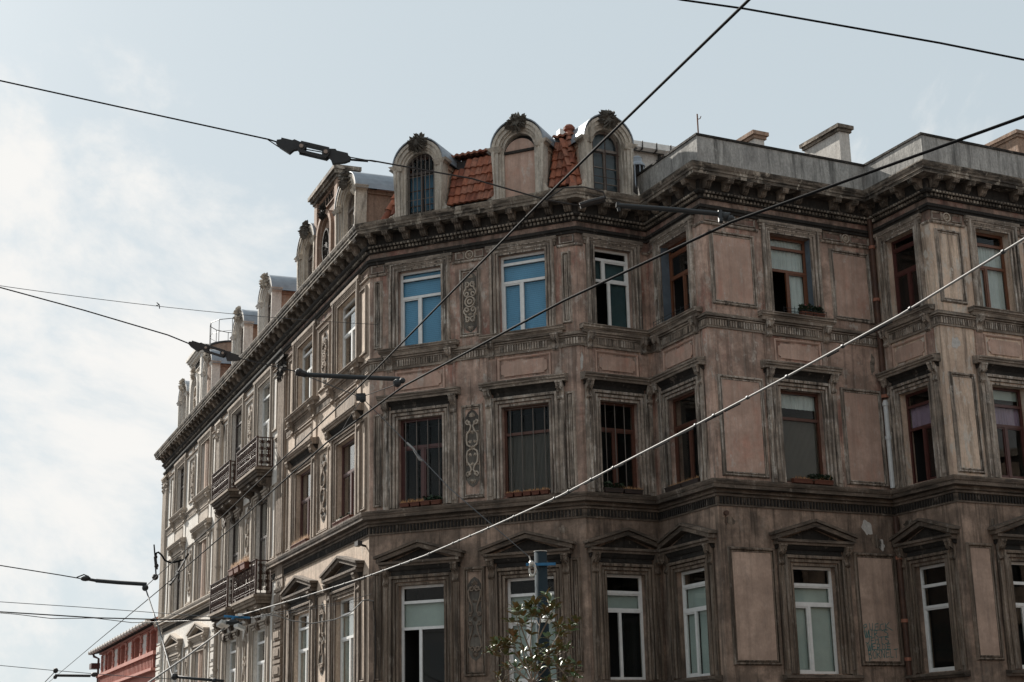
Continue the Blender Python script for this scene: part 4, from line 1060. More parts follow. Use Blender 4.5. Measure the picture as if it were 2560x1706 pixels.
# --- tall gables on the wing with the year
def gable(c, mt, txt):
    k = 1.3; P = lambda x, o, z: W.P(c + x * k, o, z)
    mb = MB()
    mb.box(-1.0, 1.0, -.55, -.05, 13.7, 16.3, P)
    for sg in (-1, 1):
        mb.box(sg * .88 - .12, sg * .88 + .12, -.06, .06, 13.7, 16.3, P)
        mb.box(sg * .62 - .05, sg * .62 + .05, -.06, .10, 13.7, 15.0, P)
    g_ = mb.build('gable', mt, B)
    mb = MB()
    for a, b, e in ((16.3, 16.40, .04), (16.402, 16.5, .1), (16.502, 16.62, .16)):
        mb.box(-1.0 - e, 1.0 + e, -.55 - e * .4, .06 + e, a, b, P)
    mb.build('gable_cornice', M['cornice'] if c > 22 else mt, g_)
    mb = MB(); n = 12
    for r0, r1, oo in ((.46, .54, .04), (.54, .66, .12)):
        rg = [[P(-r0, -.06, 14.1), P(-r0, oo, 14.1), P(-r1, oo, 14.1), P(-r1, -.06, 14.1)]]
        for i in range(n + 1):
            a = PI - PI * i / n
            rg.append([P(r_ * math.cos(a), o_, 15.0 + 1.05 * r_ * math.sin(a)) for r_, o_ in ((r0, -.06), (r0, oo), (r1, oo), (r1, -.06))])
        rg.append([P(r0, -.06, 14.1), P(r0, oo, 14.1), P(r1, oo, 14.1), P(r1, -.06, 14.1)])
        mb.loft(rg)
    mb.build('niche_arch', mt, g_)
    kb = MB(); leaf_cluster(kb, lambda x, o, z: P(x, .08 + o, 15.72 + z), .4, .5, .16, 50, random.Random(3)); kb.build('keystone_ornament', M['cornice_under'] if c > 22 else M['ornament'], g_)
    kb = MB()
    relief_tube(kb, lambda x, o, z: P(x, o - .045, z), [(.30 * math.cos(a * PI / 8), 14.62 + .52 * math.sin(a * PI / 8)) for a in range(17)], .04)
    leaf_cluster(kb, lambda x, o, z: P(x, -.04 + o, 14.62 + z), .5, .9, .1, 50, random.Random(4)); kb.build('oval_ornament', M['cornice_under'] if c > 22 else M['ornament'], g_)
    # raised frame and incised year
    mb = MB(); f2 = Fac(Vector((P(-1, -.05, 0).x, P(-1, -.05, 0).y)), Vector((P(1, -.05, 0).x, P(1, -.05, 0).y)))
    ring(mb, f2, .35, f2.L - .35, 15.93, 16.25, [(0, 0), (0, .02), (.02, .05), (.05, .05), (.06, 0)], 4)
    mb.build('date_frame', mt, g_)
    # numerals
    G = {'1': [[(.2, .8), (.5, 1), (.5, 0)]], '8': [[(.5, .5), (.15, .7), (.5, 1), (.85, .7), (.5, .5), (.1, .25), (.5, 0), (.9, .25), (.5, .5)]],
         '9': [[(.85, .65), (.5, .45), (.15, .7), (.5, 1), (.85, .75), (.8, .3), (.4, 0)]], '5': [[(.85, 1), (.25, 1), (.2, .55), (.6, .6), (.85, .3), (.55, 0), (.15, .1)]]}
    tb = MB()
    for i, ch in enumerate(txt):
        for st in G[ch]:
            relief_tube(tb, lambda x, o, z: P(x, o - .05, z), [(-.42 + i * .21 + x * .15, 15.96 + z * .25) for x, z in st], .014)
    tb.build('date_numerals', M['cornice_under'], g_)
gable(27.95, M['dormer_side'], '1895'); gable(7.2, M['wall_far'], '1895')

# ================================================================== BALCONIES (parts of the building)
def scrollwork(mb, P, x0, x1, z0, z1, nx):
    cw = (x1 - x0) / nx; H = z1 - z0; r = .015
    def tube(pts): mb.tube([P(x, z) for x, z in pts], r, 4)
    for i in range(nx):
        cx = x0 + (i + .5) * cw; k = cw * .25
        for sx in (-1, 1):
            for cz, dr in ((z0 + H * .14, 1), (z0 + H * .37, -1), (z0 + H * .63, 1), (z0 + H * .86, -1)):
                sp_ = [(cx + sx * (k + (q[0]) * 1), cz + q[1] * dr) for q in spiral(0, 0, k * .95, k * .22, PI, 1.25 * (1 if dr > 0 else 1), 11)]
                tube(sp_)
            tube([(cx, z0 + H * .05), (cx + sx * cw * .22, z0 + H * .25), (cx, z0 + H * .5), (cx + sx * cw * .22, z0 + H * .75), (cx, z0 + H * .95)])
        tube([(cx, z0), (cx, z1)])
        tube([(cx + k * .5 * math.cos(a * PI / 4), z0 + H * .5 + k * .5 * math.sin(a * PI / 4)) for a in range(9)])
def balcony(s0, s1, z, top, mt, lab):
    D = .55
    mb = MB()
    ub = MB()
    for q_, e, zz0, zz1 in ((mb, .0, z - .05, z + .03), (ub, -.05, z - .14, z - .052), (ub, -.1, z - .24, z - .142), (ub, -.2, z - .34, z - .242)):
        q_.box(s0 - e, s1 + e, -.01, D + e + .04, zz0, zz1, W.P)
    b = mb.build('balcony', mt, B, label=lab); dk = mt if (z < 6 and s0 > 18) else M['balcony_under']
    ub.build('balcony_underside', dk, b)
    # big brackets
    cb = MB(); pr = [(0, -.95), (.06, -.95), (.12, -.88), (.12, -.75), (.08, -.66), (.12, -.55), (.25, -.48), (.38, -.45), (.46, -.38), (.46, -.3), (.0, -.3)]
    for x in (s0 + .3, (s0 + s1) / 2, s1 - .3):
        cb.loft([[W.P(x - .16, o, z + q) for o, q in pr], [W.P(x + .16, o, z + q) for o, q in pr]])
        for sg in (-.17, .17):
            f = lambda a, o, q, x=x, sg=sg: W.P(x + sg + (o if sg > 0 else -o), a, z + q)
            cb.tube([W.P(x + sg, o, z + q) for o, q in spiral(.3, -.45, .04, .13, 0, 1.5, 14)], .018, 5)
            cb.tube([W.P(x + sg, o, z + q) for o, q in spiral(.07, -.83, .02, .07, 0, 1.3, 12)], .015, 5)
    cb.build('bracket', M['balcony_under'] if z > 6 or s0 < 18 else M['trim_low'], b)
    rl = MB(); D2 = D - .03
    for zz in (z + .05, top): rl.box(s0 + .03, s1 - .03, D2 - .02, D2 + .02, zz - .012, zz + .02, W.P)
    for sd_ in (s0 + .03, s1 - .03):
        for zz in (z + .05, top): rl.box(sd_ - .02, sd_ + .02, 0, D2 + .02, zz - .012, zz + .02, W.P)
    rl.box(s0 - .0, s1, D2 - .035, D2 + .045, top + .021, top + .045, W.P)
    for x, o in ((s0 + .03, D2), (s1 - .03, D2), (s0 + .03, .03), (s1 - .03, .03)):
        rl.box(x - .035, x + .035, o - .028, o + .028, z + .03, top + .03, W.P)
    r_ = rl.build('railing', M['iron'], b)
    sw = MB()
    scrollwork(sw, lambda x, q: W.P(x, D2, q), s0 + .08, s1 - .08, z + .06, top - .01, 12)
    for sd_ in (s0 + .03, s1 - .03):
        scrollwork(sw, lambda x, q, sd_=sd_: W.P(sd_, x, q), .06, D2 - .05, z + .06, top - .01, 2)
    sw.build('scrollwork', M['iron'], r_)
    return b
balcony(18.4, 21.55, 9.13, 10.12, M['balcony'], 'upper right balcony with rusty scroll railing')
balcony(14.1, 17.25, 9.13, 10.12, M['balcony'], 'upper left balcony with rusty scroll railing')
balcony(18.3, 21.75, 5.04, 6.12, M['balcony'], 'lower right balcony with black scroll railing and pale slab')
balcony(14.4, 17.4, 5.04, 6.08, M['balcony'], 'lower left balcony with rusty scroll railing')

# ================================================================== DRAINPIPES (parts)
def pipe(fr, pts, r, mat, coll=(), cm=None):
    mb = MB(); mb.tube([fr.P(*p) for p in pts], r, 10); o = mb.build('drainpipe', mat, B, smooth=False)
    cc = MB()
    for s_, oo, zz in coll: cc.tube([fr.P(s_, oo, zz - .04), fr.P(s_, oo, zz + .04)], r * 1.35, 10)
    if coll: cc.build('pipe_collar', cm or mat, o)
pipe(F4, [(5.08, .16, 13.15), (5.08, .16, 12.3)], .065, M['pipe_brown'], [(5.08, .16, 12.3)], M['tile2'])
pipe(F4, [(5.08, .16, 12.25), (5.06, .17, 8.35)], .07, M['pipe_brown'], [(5.07, .165, 10.9), (5.07, .17, 8.4)], M['tile2'])
pipe(F4, [(5.06, .17, 8.3), (5.06, .17, 6.1)], .06, M['pipe_white'], [(5.06, .17, 8.2), (5.06, .17, 7.35)], M['pipe_white'])
pipe(F4, [(5.06, .17, 5.4), (5.08, .17, -1.4)], .068, M['pipe_brown'], [(5.07, .17, 4.4), (5.07, .17, 2.9), (5.07, .17, 2.0)], M['tile2'])
pipe(W, [(13.5, .12, 12.2), (13.5, .12, -1.4)], .075, M['trim_far'], [(13.5, .12, 9.6), (13.5, .12, 8.3), (13.5, .12, 6.9), (13.5, .12, 3.2)], M['trim_far'])

# ================================================================== GRAFFITI (flat paint on the right panel)
GL = {'P': [[(.15, -.15), (0, .75), (.55, .95), (.6, .55), (.1, .4)]], 'W': [[(0, 1), (.15, 0), (.45, .75), (.55, 0), (.95, 1)]], 'E': [[(.8, 1), (.15, .9), (.1, 0), (.8, .1)], [(.1, .5), (.65, .55)]],
      'C': [[(.85, .95), (.3, .85), (.1, .3), (.5, 0), (.9, .15)]], 'K': [[(.2, 1), (.25, -.1)], [(.95, 1.1), (.2, .55), (1.5, 0)]], 'M': [[(0, .9), (.3, -.1), (.45, 1), (.6, .0), (.95, 1), (1, 0)]],
      'U': [[(.1, 1), (.15, .1), (.6, .0), (.75, 1)]], 'R': [[(.15, 0), (.1, 1), (.7, .9), (.65, .5), (.15, .45), (.85, 0)]], "'": [[(.2, 1.1), (.3, .9)]],
      'S': [[(.9, .95), (.3, 1), (.15, .7), (.8, .5), (.85, .15), (.1, 0)]], 'J': [[(.1, .9), (.95, 1), (.75, .2), (.4, -.1), (.05, .15)]], 'T': [[(0, .9), (.95, 1)], [(.5, 1), (.45, -.05)]],
      'B': [[(.3, -.3), (.1, .95), (.7, 1), (.6, .6), (.15, .55), (.85, .4), (.7, 0), (.2, 0)]], 'O': [[(.5, 1), (.1, .6), (.3, .05), (.75, .1), (.85, .7), (.5, 1)]], 'N': [[(.1, 0), (.15, 1), (.75, 0), (.85, 1)]],
      'L': [[(.15, 1), (.2, 0), (.85, .05)]], 'V': [[(0, 1), (.4, 0), (.8, 1)]], 'D': [[(.15, 0), (.15, 1), (.7, .8), (.75, .2), (.15, 0)]], 'H': [[(.1, 0), (.1, 1)], [(.8, 0), (.8, 1)], [(.1, .5), (.8, .55)]]}
gm = MB()
for txt, x0, x1, zb, hh in (('PUECK', 3.94, 4.72, 2.66, .17), ("MUR'S", 3.93, 4.66, 2.50, .17), ('JEHTS', 3.96, 4.66, 2.36, .15), ('MERDE', 3.99, 4.72, 2.21, .15), ('BORNELT', 3.99, 4.92, 2.02, .2)):
    cw = (x1 - x0) / len(txt)
    for i, ch in enumerate(txt):
        jx, jz = R.uniform(-.01, .01), R.uniform(-.012, .012)
        for st in GL[ch]:
            pts = [(x0 + i * cw + x * cw * .98 + jx, zb + z * hh + jz + (i * .004)) for x, z in st]
            for a, b in zip(pts[:-1], pts[1:]):
                dx, dz = b[0] - a[0], b[1] - a[1]; l = math.hypot(dx, dz) or 1; nx, nz = -dz / l * .0085, dx / l * .0085; ex, ez = dx / l * .006, dz / l * .006
                oo = .0225 + R.uniform(0, .001)
                gm.quad(F4.P(a[0] + nx - ex, oo, a[1] + nz - ez), F4.P(a[0] - nx - ex, oo, a[1] - nz - ez), F4.P(b[0] - nx + ex, oo, b[1] - nz + ez), F4.P(b[0] + nx + ex, oo, b[1] + nz + ez))
gm.build('graffiti', M['paint'], B)

# ================================================================== WINDOW BOXES
def tuft(mb, P, x0, x1, z, h, n, rr, w=.012):
    for i in range(n):
        x = rr.uniform(x0, x1); y = rr.uniform(.01, .1); a = rr.uniform(-.9, .9); l = h * rr.uniform(.4, 1)
        bx, bz = x + math.sin(a) * l, z + math.cos(a) * l
        mb.add([P(x - w, y, z), P(x + w, y, z), P(bx + w, y + rr.uniform(-.03, .03), bz)], [(0, 1, 2)])
def leafy(mb, P, x0, x1, z, h, n, rr):
    for i in range(n):
        x = rr.uniform(x0, x1); y = rr.uniform(-.02, .12); zz = z + h * rr.random(); s_ = rr.uniform(.018, .04); a = rr.uniform(0, PI); b = rr.uniform(-.8, .8)
        d1 = Vector((math.cos(a), math.sin(a) * .6, b)) * s_; d2 = Vector((-math.sin(a) * .5, math.cos(a), rr.uniform(-.5, .8))) * s_
        c = Vector((x, y, zz)); q = [c - d1 - d2, c + d1 - d2, c + d1 + d2, c - d1 + d2]; mb.add([P(*v) for v in q], [(0, 1, 2, 3)])
def planter(fr, s0, s1, z, o, kinds, label, nb=1, seed=1, hbox=.1, mat=None):
    rr = random.Random(seed); p0 = fr.P((s0 + s1) / 2, o, z)
    T = thing('window_box', p0, label, 'planter', 'plant boxes on the window ledges')
    P = lambda x, y, zz: fr.P(x, o + y, zz)
    mb = MB(); n = nb
    for i in range(n):
        a = s0 + (s1 - s0) * i / n + .01; b = s0 + (s1 - s0) * (i + 1) / n - .01
        mb.loft([[P(a + .02, 0.01, z), P(b - .02, .01, z), P(b - .02, .11, z), P(a + .02, .11, z)], [P(a, 0, z + hbox), P(b, 0, z + hbox), P(b, .13, z + hbox), P(a, .13, z + hbox)]])
        mb.box(a - .006, b + .006, -.008, .138, z + hbox - .02, z + hbox, P)
    mb.build('trough', mat or M['pot'], T)
    for kd, a, b, h, n_ in kinds:
        q = MB()
        if kd == 'dry': tuft(q, P, a, b, z + hbox - .01, h, n_, rr); q.build('dry_stems', M['dry'], T)
        elif kd == 'green': leafy(q, P, a, b, z + hbox - .02, h, n_, rr); q.build('foliage', M['leaf_dk'], T)
        elif kd == 'flower':
            for k in range(n_): q.sphere(P(rr.uniform(a, b), rr.uniform(0, .1), z + hbox + h * rr.uniform(.7, 1)), .022, 6, 4)
            q.build('blossom', M['flower'], T)
planter(F1, .93, 2.1, 6.08, .02, [('dry', .95, 1.6, .13, 110), ('green', 1.6, 2.08, .14, 120)], 'terracotta box of dry stems and dark leaves on the left front window ledge, middle storey', 4, 2)
planter(F1, 3.85, 5.0, 6.08, .02, [('dry', 3.87, 5.0, .1, 160)], 'terracotta box of short dry stems below the wide fly screen window, middle storey', 5, 3)
planter(F2, .5, 1.6, 6.08, .0, [('green', .5, 1.1, .16, 110), ('dry', 1.0, 1.58, .12, 90)], 'dark box of green and dry plants on the narrow facet window ledge', 2, 4, mat=M['darkwood'])
planter(F3, .5, 2.05, 6.08, .0, [('dry', .6, 2.0, .12, 160)], 'long dark box of dry stems on the ledge in the inner corner', 2, 5, mat=M['darkwood'])
planter(F4, 2.1, 3.3, 6.08, .02, [('dry', 2.15, 2.6, .1, 50), ('green', 2.6, 3.3, .17, 200), ('dry', 2.9, 3.2, .2, 8)], 'terracotta box with dark leafy plant below the lattice screen, middle storey right', 2, 6)
planter(F4, 2.68, 3.42, 10.25, .04, [('green', 2.68, 3.4, .2, 320), ('flower', 2.7, 3.4, .22, 9)], 'terracotta box of bushy geraniums in front of the white curtain', 2, 7)
planter(W, 29.4, 31.1, 6.08, .03, [('dry', 29.5, 30.9, .1, 60), ('green', 29.6, 30.9, .09, 60)], 'low box with withered plants on the sunlit ledge nearest the corner', 3, 8)
planter(W, 24.7, 26.5, 6.08, .03, [('dry', 24.7, 26.5, .22, 240)], 'box overflowing with dry straw coloured stems on the wing ledge', 3, 9)
# three pots hooked on the lower balcony rail
for i, x in enumerate((18.75, 19.6, 20.55)):
    P = lambda a, y, zz: W.P(a, .55 + y, zz); z = 5.98; a, b = x - .36, x + .36
    T = thing('balcony_planter', W.P(x, .6, z), ('leftmost', 'middle', 'rightmost')[i] + ' of three terracotta planters with dry orange plants on the lower balcony rail', 'planter', 'planters on the balcony rail')
    mb = MB(); mb.loft([[P(a + .06, .02, z), P(b - .06, .02, z), P(b - .06, .16, z), P(a + .06, .16, z)], [P(a, 0, z + .2), P(b, 0, z + .2), P(b, .18, z + .2), P(a, .18, z + .2)]]); mb.box(a - .01, b + .01, -.01, .19, z + .17, z + .2, P)
    mb.build('trough', M['pot'], T); q = MB(); tuft(q, P, a, b, z + .18, .3, 170, random.Random(20 + i), .03); q.build('dry_stems', M['dry'], T)
# little wire rails in front of two upper windows
for fr, a, b in ((F3, .45, 2.2), (F4, 2.15, 3.45)):
    mb = MB()
    for zz in (10.30, 10.38): mb.tube([fr.P(a, .17, zz), fr.P(b, .17, zz)], .007, 4)
    n = 5
    for i in range(n): mb.tube([fr.P(a + (b - a) * i / (n - 1), .17, 10.23), fr.P(a + (b - a) * i / (n - 1), .17, 10.4 + .03 * (i % 2))], .007, 4)
    mb.build('wire_rail', M['steel'], B)

# fixtures on the corners
T = thing('wall_floodlight', W.P(32.15, .05, 5.2), 'small dark lamp on the sunlit corner just under the mid cornice', 'lamp')
mb = MB(); mb.box(31.95, 32.25, .14, .26, 5.22, 5.34, W.P); mb.build('lamp_body', M['castiron'], T)
mb = MB(); mb.tube([W.P(32.1, 0, 5.22), W.P(32.1, .16, 5.26)], .03, 6); mb.build('lamp_arm', M['castiron'], T)
T = thing('junction_box', F4.P(.2, .05, 5.25), 'small round rusty box on the wall right of the inner corner, below the mid cornice', 'box')
mb = MB(); mb.tube([F4.P(.2, 0, 5.27), F4.P(.2, .07, 5.27)], .06, 8); mb.build('box_body', M['pipe_brown'], T); mb = MB(); mb.tube([F4.P(.2, .0, 5.21), F4.P(.19, .03, 5.0)], .012, 5); mb.build('lead', M['pipe_brown'], T)

# ================================================================== OTHER BUILDINGS
# red house farther along the street, in line with the wing
RB = thing('red_house', W.P(-10, -.5, GZ), 'red painted house with arched dark windows, slatted balustrade and white gutter beyond the wing', 'building')
RF = Fac(W.P(-19.7, -.02, 0).to_2d(), W.P(-.25, -.02, 0).to_2d())
rw = [(2.9, 4.75), (7.75, 9.6), (12.45, 14.25), (17.4, 18.9)]; pn = [(.8, 2.3), (5.3, 7.2), (10.1, 12.0), (14.9, 16.7)]
mb = MB(); wall(mb, RF, 0, RF.L, GZ, 6.15, [(a, b, 4.86, 5.85) for a, b in rw], .35); mb.build('wall', M['red'], RB)
mb = MB(); e = Fac(RF.a - RF.n * 9, RF.a); wall(mb, e, 0, 9, GZ, 6.15, []); mb.build('end_wall', M['redpale'], RB)
for a, b in rw:
    mb = MB(); mb.box(a, b, -.36, -.34, 4.86, 5.85, RF.P); w = mb.build('window', M['redwood'], RB)
    mb = MB()
    for k in range(5): x = a + (b - a) * (k + .5) / 5; mb.box(x - .06, x + .06, -.34, -.31, 4.86, 5.85, RF.P)
    mb.build('shutter', M['darkwood'], w)
    mb = MB(); n = 10; c_ = (a + b) / 2; h_ = (b - a) / 2
    pts = [(c_ + (h_ + .25) * math.cos(PI - PI * i / n), 5.78 + .2 * math.sin(PI * i / n)) for i in range(n + 1)]
    q = [(c_ + h_ * math.cos(PI * i / n), 5.72 + .14 * math.sin(PI * i / n)) for i in range(n + 1)]
    for i in range(n): mb.loft([[RF.P(x, o_, z) for x, z in (pts[i], pts[i + 1], q[n - i - 1], q[n - i])] for o_ in (-.3, .05)])
    mb.build('window_arch', M['red'], RB)
for a, b in pn:
    mb = MB(); mb.box(a, b, -.01, .02, 4.88, 5.82, RF.P); o = mb.build('infill_panel', M['redpale'], RB)
    mb = MB()
    for k in range(5):
        e_ = .28 if k in (1, 3) else .12
        mb.box(a - .3, a + e_, .021, .1, 4.86 + k * .2, 5.04 + k * .2, RF.P); mb.box(b - e_ * .5, b + .2, .021, .1, 4.86 + k * .2, 5.04 + k * .2, RF.P)
    mb.build('toothed_frame', M['red'], o)
mb = MB(); mb.box(-.4, RF.L + .0, -.01, .22, 4.68, 4.84, RF.P); mb.box(-.5, RF.L, -.01, .28, 3.98, 4.1, RF.P); mb.box(-.2, RF.L, -.01, .12, 5.93, 6.02, RF.P); mb.build('ledge', M['red'], RB)
x = .3
while x < RF.L - .6:
    mb = MB(); mb.box(x, x + .14, .05, .14, 4.1, 4.68, RF.P); mb.build('baluster', M['red'], RB)
    x += .42
mb = MB(); mb.box(0, RF.L, .0, .03, 4.1, 4.68, RF.P); mb.build('balustrade_back', M['redwood'], RB)
mb = MB(); prism_oz(mb, RF, [(-.1, 6.12), (.38, 6.02), (.38, 6.06), (-.1, 6.2)], -1.6, RF.L); mb.build('eaves', M['dark'], RB)
mb = MB(); prism_oz(mb, RF, [(.36, 6.04), (.42, 6.02), (.52, 6.05), (.56, 6.12), (.56, 6.18), (.40, 6.18), (.36, 6.1)], -1.7, RF.L)
gt = mb.build('gutter', M['redpale'], RB)
mb = MB()
for k in range(22): x = -1.4 + k * .98; mb.box(x, x + .06, .35, .575, 6.01, 6.2, RF.P)
mb.build('gutter_clip', M['trim_far'], gt)
mb = MB(); prism_oz(mb, RF, [(.4, 6.2), (-5, 8.2), (-10, 6.2)], -1.6, RF.L); mb.build('roof', M['tile2'], RB)
mb = MB(); mb.tube([RF.P(-1.0, .35, 6.05), RF.P(-1.0, .3, 5.9), RF.P(-.5, .1, 5.75), RF.P(-.45, .08, 2)], .07, 6); mb.build('downpipe', M['redwood'], RB)
mb = MB(); mb.box(-1.3, -.35, .02, .5, 5.2, 5.5, RF.P); mb.build('wall_box', M['redwood'], RB)

# rear white house with gutter seen over the roof, behind the right front dormer
RH = thing('rear_house', (6.0, 46, GZ), 'pale rear house with white gutter showing above the roof beside the right arched dormer', 'building')
ra = at(1578, 372, 44).to_2d(); rbv = at(1675, 411, 44 + .55).to_2d()
RR = Fac(ra - (rbv - ra).normalized() * 2.5, ra + (rbv - ra).normalized() * 6)
zg = at(1578, 372, 44).z
mb = MB(); wall(mb, RR, 0, RR.L, GZ, zg - .05, [(4.1, 4.6, zg - 1.3, zg - .62)], .1)
e = Fac(RR.b, RR.b - RR.n * 5); wall(mb, e, 0, 5, GZ, zg - .05, []); e = Fac(RR.a - RR.n * 5, RR.a); wall(mb, e, 0, 5, GZ, zg - .05, []); e = Fac(RR.b - RR.n * 5, RR.a - RR.n * 5); wall(mb, e, 0, e.L, GZ, zg - .05, []); mb.build('wall', M['chimney'], RH)
mb = MB(); mb.box(4.1, 4.6, -.12, -.1, zg - 1.3, zg - .62, RR.P); mb.build('opening', M['tile3'], RH)
mb = MB(); mb.box(-.1, RR.L, -5.2, .1, zg - .04, zg, RR.P); mb.build('roof', M['zinc'], RH)
mb = MB(); prism_oz(mb, RR, [(.1, zg - .06), (.18, zg - .1), (.32, zg - .04), (.34, zg + .14), (.1, zg + .14)], -.1, RR.L); gt = mb.build('gutter', M['white_plastic'], RH)
mb = MB()
for k in range(12): x = .2 + k * .5; mb.box(x, x + .03, .1, .352, zg - .115, zg + .16, RR.P)
mb.build('gutter_clip', M['castiron'], gt)
mb = MB(); mb.tube([RR.P(3.45, .06, zg - .1), RR.P(3.45, .06, zg - 3)], .05, 8); mb.build('downpipe', M['castiron'], RH)

# glazed metal roof lantern in front of it
c = at(1594, 430, 41.2); LN = thing('roof_lantern', (c.x, c.y, 14), 'rounded grey metal lantern with tall dark panes beside the right arched dormer', 'lantern')
def cyl(mb, c, r, z0, z1, n=16, r1=None):
    r1 = r if r1 is None else r1
    mb.loft([[(c[0] + r * math.cos(2 * PI * i / n), c[1] + r * math.sin(2 * PI * i / n), z0) for i in range(n)], [(c[0] + r1 * math.cos(2 * PI * i / n), c[1] + r1 * math.sin(2 * PI * i / n), z1) for i in range(n)]])
zt = at(1594, 418, 41.2).z
mb = MB(); cyl(mb, c, .16, 13.9, zt, 12); mb.build('glazing', M['dark'], LN)
mb = MB()
for i in range(8): a = i * PI / 4 + .3; x, y = c.x + .19 * math.cos(a), c.y + .19 * math.sin(a); mb.tube([(x, y, 13.9), (x, y, zt)], .018, 5)
mb.build('glazing_bar', M['zinc'], LN)
mb = MB(); cyl(mb, c, .23, zt, zt + .05); cyl(mb, c, .22, zt + .05, zt + .12, r1=.17); cyl(mb, c, .14, zt + .12, zt + .26); cyl(mb, c, .15, zt + .26, zt + .32, r1=.08); mb.build('cap', M['zinc'], LN)

# round turret with a railing behind the wing
TC = at(592, 885, 60); TT = thing('round_turret', (TC.x, TC.y, GZ), 'round pinkish turret with thin iron railing rising behind the wing dormers', 'turret')
ztr = at(592, 874, 60).z
mb = MB(); cyl(mb, TC, 1.15, GZ, ztr, 28); mb.build('drum', M['dormer_side'], TT)
mb = MB(); cyl(mb, TC, 1.2, ztr, ztr + .07, 28); mb.build('rim', M['castiron'], TT)
mb = MB(); zr = at(592, 814, 60).z; zr = ztr + 1.0
for zz in (zr, ztr + .5):
    mb.tube([(TC.x + 1.12 * math.cos(a * PI / 6), TC.y + 1.12 * math.sin(a * PI / 6), zz) for a in range(13)], .016 if zz == zr else .008, 5)
for a in range(12): mb.tube([(TC.x + 1.12 * math.cos(a * PI / 6), TC.y + 1.12 * math.sin(a * PI / 6), ztr), (TC.x + 1.12 * math.cos(a * PI / 6), TC.y + 1.12 * math.sin(a * PI / 6), zr)], .014, 5)
mb.build('railing', M['castiron'], TT)

# invented house rows out of view, added to cut low sky and bounce light
def opposite(a, b, h, mat, label, nwin):
    f = Fac(Vector(a), Vector(b)); T = thing('added_house_row', f.P(f.L / 2, 0, GZ), label, 'building')
    holes = []; z = GZ + 4.6
    while z < h - 3:
        for i in range(nwin): x = f.L * (i + .5) / nwin; holes.append((x - .6, x + .6, z, z + 2.1))
        z += 3.7
    mb = MB(); wall(mb, f, 0, f.L, GZ, h, holes, .25)
    for p, q in ((f.a - f.n * 9, f.a), (f.b, f.b - f.n * 9), (f.b - f.n * 9, f.a - f.n * 9)): e = Fac(p, q); wall(mb, e, 0, e.L, GZ, h, [])
    mb.build('wall', mat, T)
    mb = MB(); mb.box(-.2, f.L + .2, -9.2, .3, h, h + .35, f.P); mb.build('roof', M['trim'], T)
    mb = MB()
    for x0, x1, z0, z1 in holes: mb.quad(f.P(x0, -.24, z0), f.P(x1, -.24, z0), f.P(x1, -.24, z1), f.P(x0, -.24, z1))
    mb.build('glazing', M['dark'], T, kind='stuff')
opposite((34, -7), (-20, -12), 12.5, M['wall_low'], 'invented plain brown house row behind the viewpoint, unseen, added to shape the light', 16)
opposite((44, 27), (35, -6), 12.5, M['wall_low'], 'invented brown house row to the right, out of frame, added to shape the light', 10)

# ================================================================== STREET POLE, LAMP, TREE
pt = at(1351, 1380, 25.0); PX, PY, PZ = pt.x, pt.y, pt.z
PO = thing('street_pole', (PX, PY, GZ), 'round blue grey steel pole with blue strap in front of the right front window', 'pole')
mb = MB(); cyl(mb, (PX, PY), .118, GZ, PZ, 24, .103); po = mb.mesh('shaft', M['pole'], True, (PX, PY, GZ)); put('shaft', po, PO, Matrix.Translation((PX, PY, GZ)))
mb = MB(); cyl(mb, (PX, PY), .11, PZ, PZ + .012, 20); mb.build('pole_cap', M['pale_metal'], PO)
mb = MB(); cyl(mb, (PX, PY), .122, PZ - .235, PZ - .2, 20); mb.box(PX - .24, PX + .24, PY - .135, PY - .115, PZ - .24, PZ - .195); mb.build('strap', M['strap'], PO)
mb = MB(); mb.tube([(PX - .14 + .05 * math.cos(a), PY - .16, PZ - .3 + .11 * math.sin(a)) for a in [i * PI / 6 for i in range(13)]], .02, 6); mb.sphere((PX - .15, PY - .15, PZ - .2), .045, 8, 5); mb.tube([(PX - .15, PY - .15, PZ - .2), (PX - .19, PY - .15, PZ - .08)], .012, 5); mb.sphere((PX - .16, PY - .15, PZ - .4), .035, 8, 5)
mb.build('insulator_shackle', M['pale_metal'], PO)
mb = MB(); mb.box(PX - .02, PX + .06, PY - .14, PY - .12, PZ - 1.15, PZ - 1.02); mb.build('sign_plate', M['white_plastic'], PO)
T = thing('wifi_unit', (PX + .1, PY - .25, PZ - 1.1), 'small rounded white plastic device fixed on the pole among the leaves', 'device')
mb = MB(); mb.tube([(PX + .05, PY - .3, PZ - 1.15), (PX + .16, PY - .3, PZ - 1.0)], .075, 12); mb.build('casing', M['white_plastic'], T)

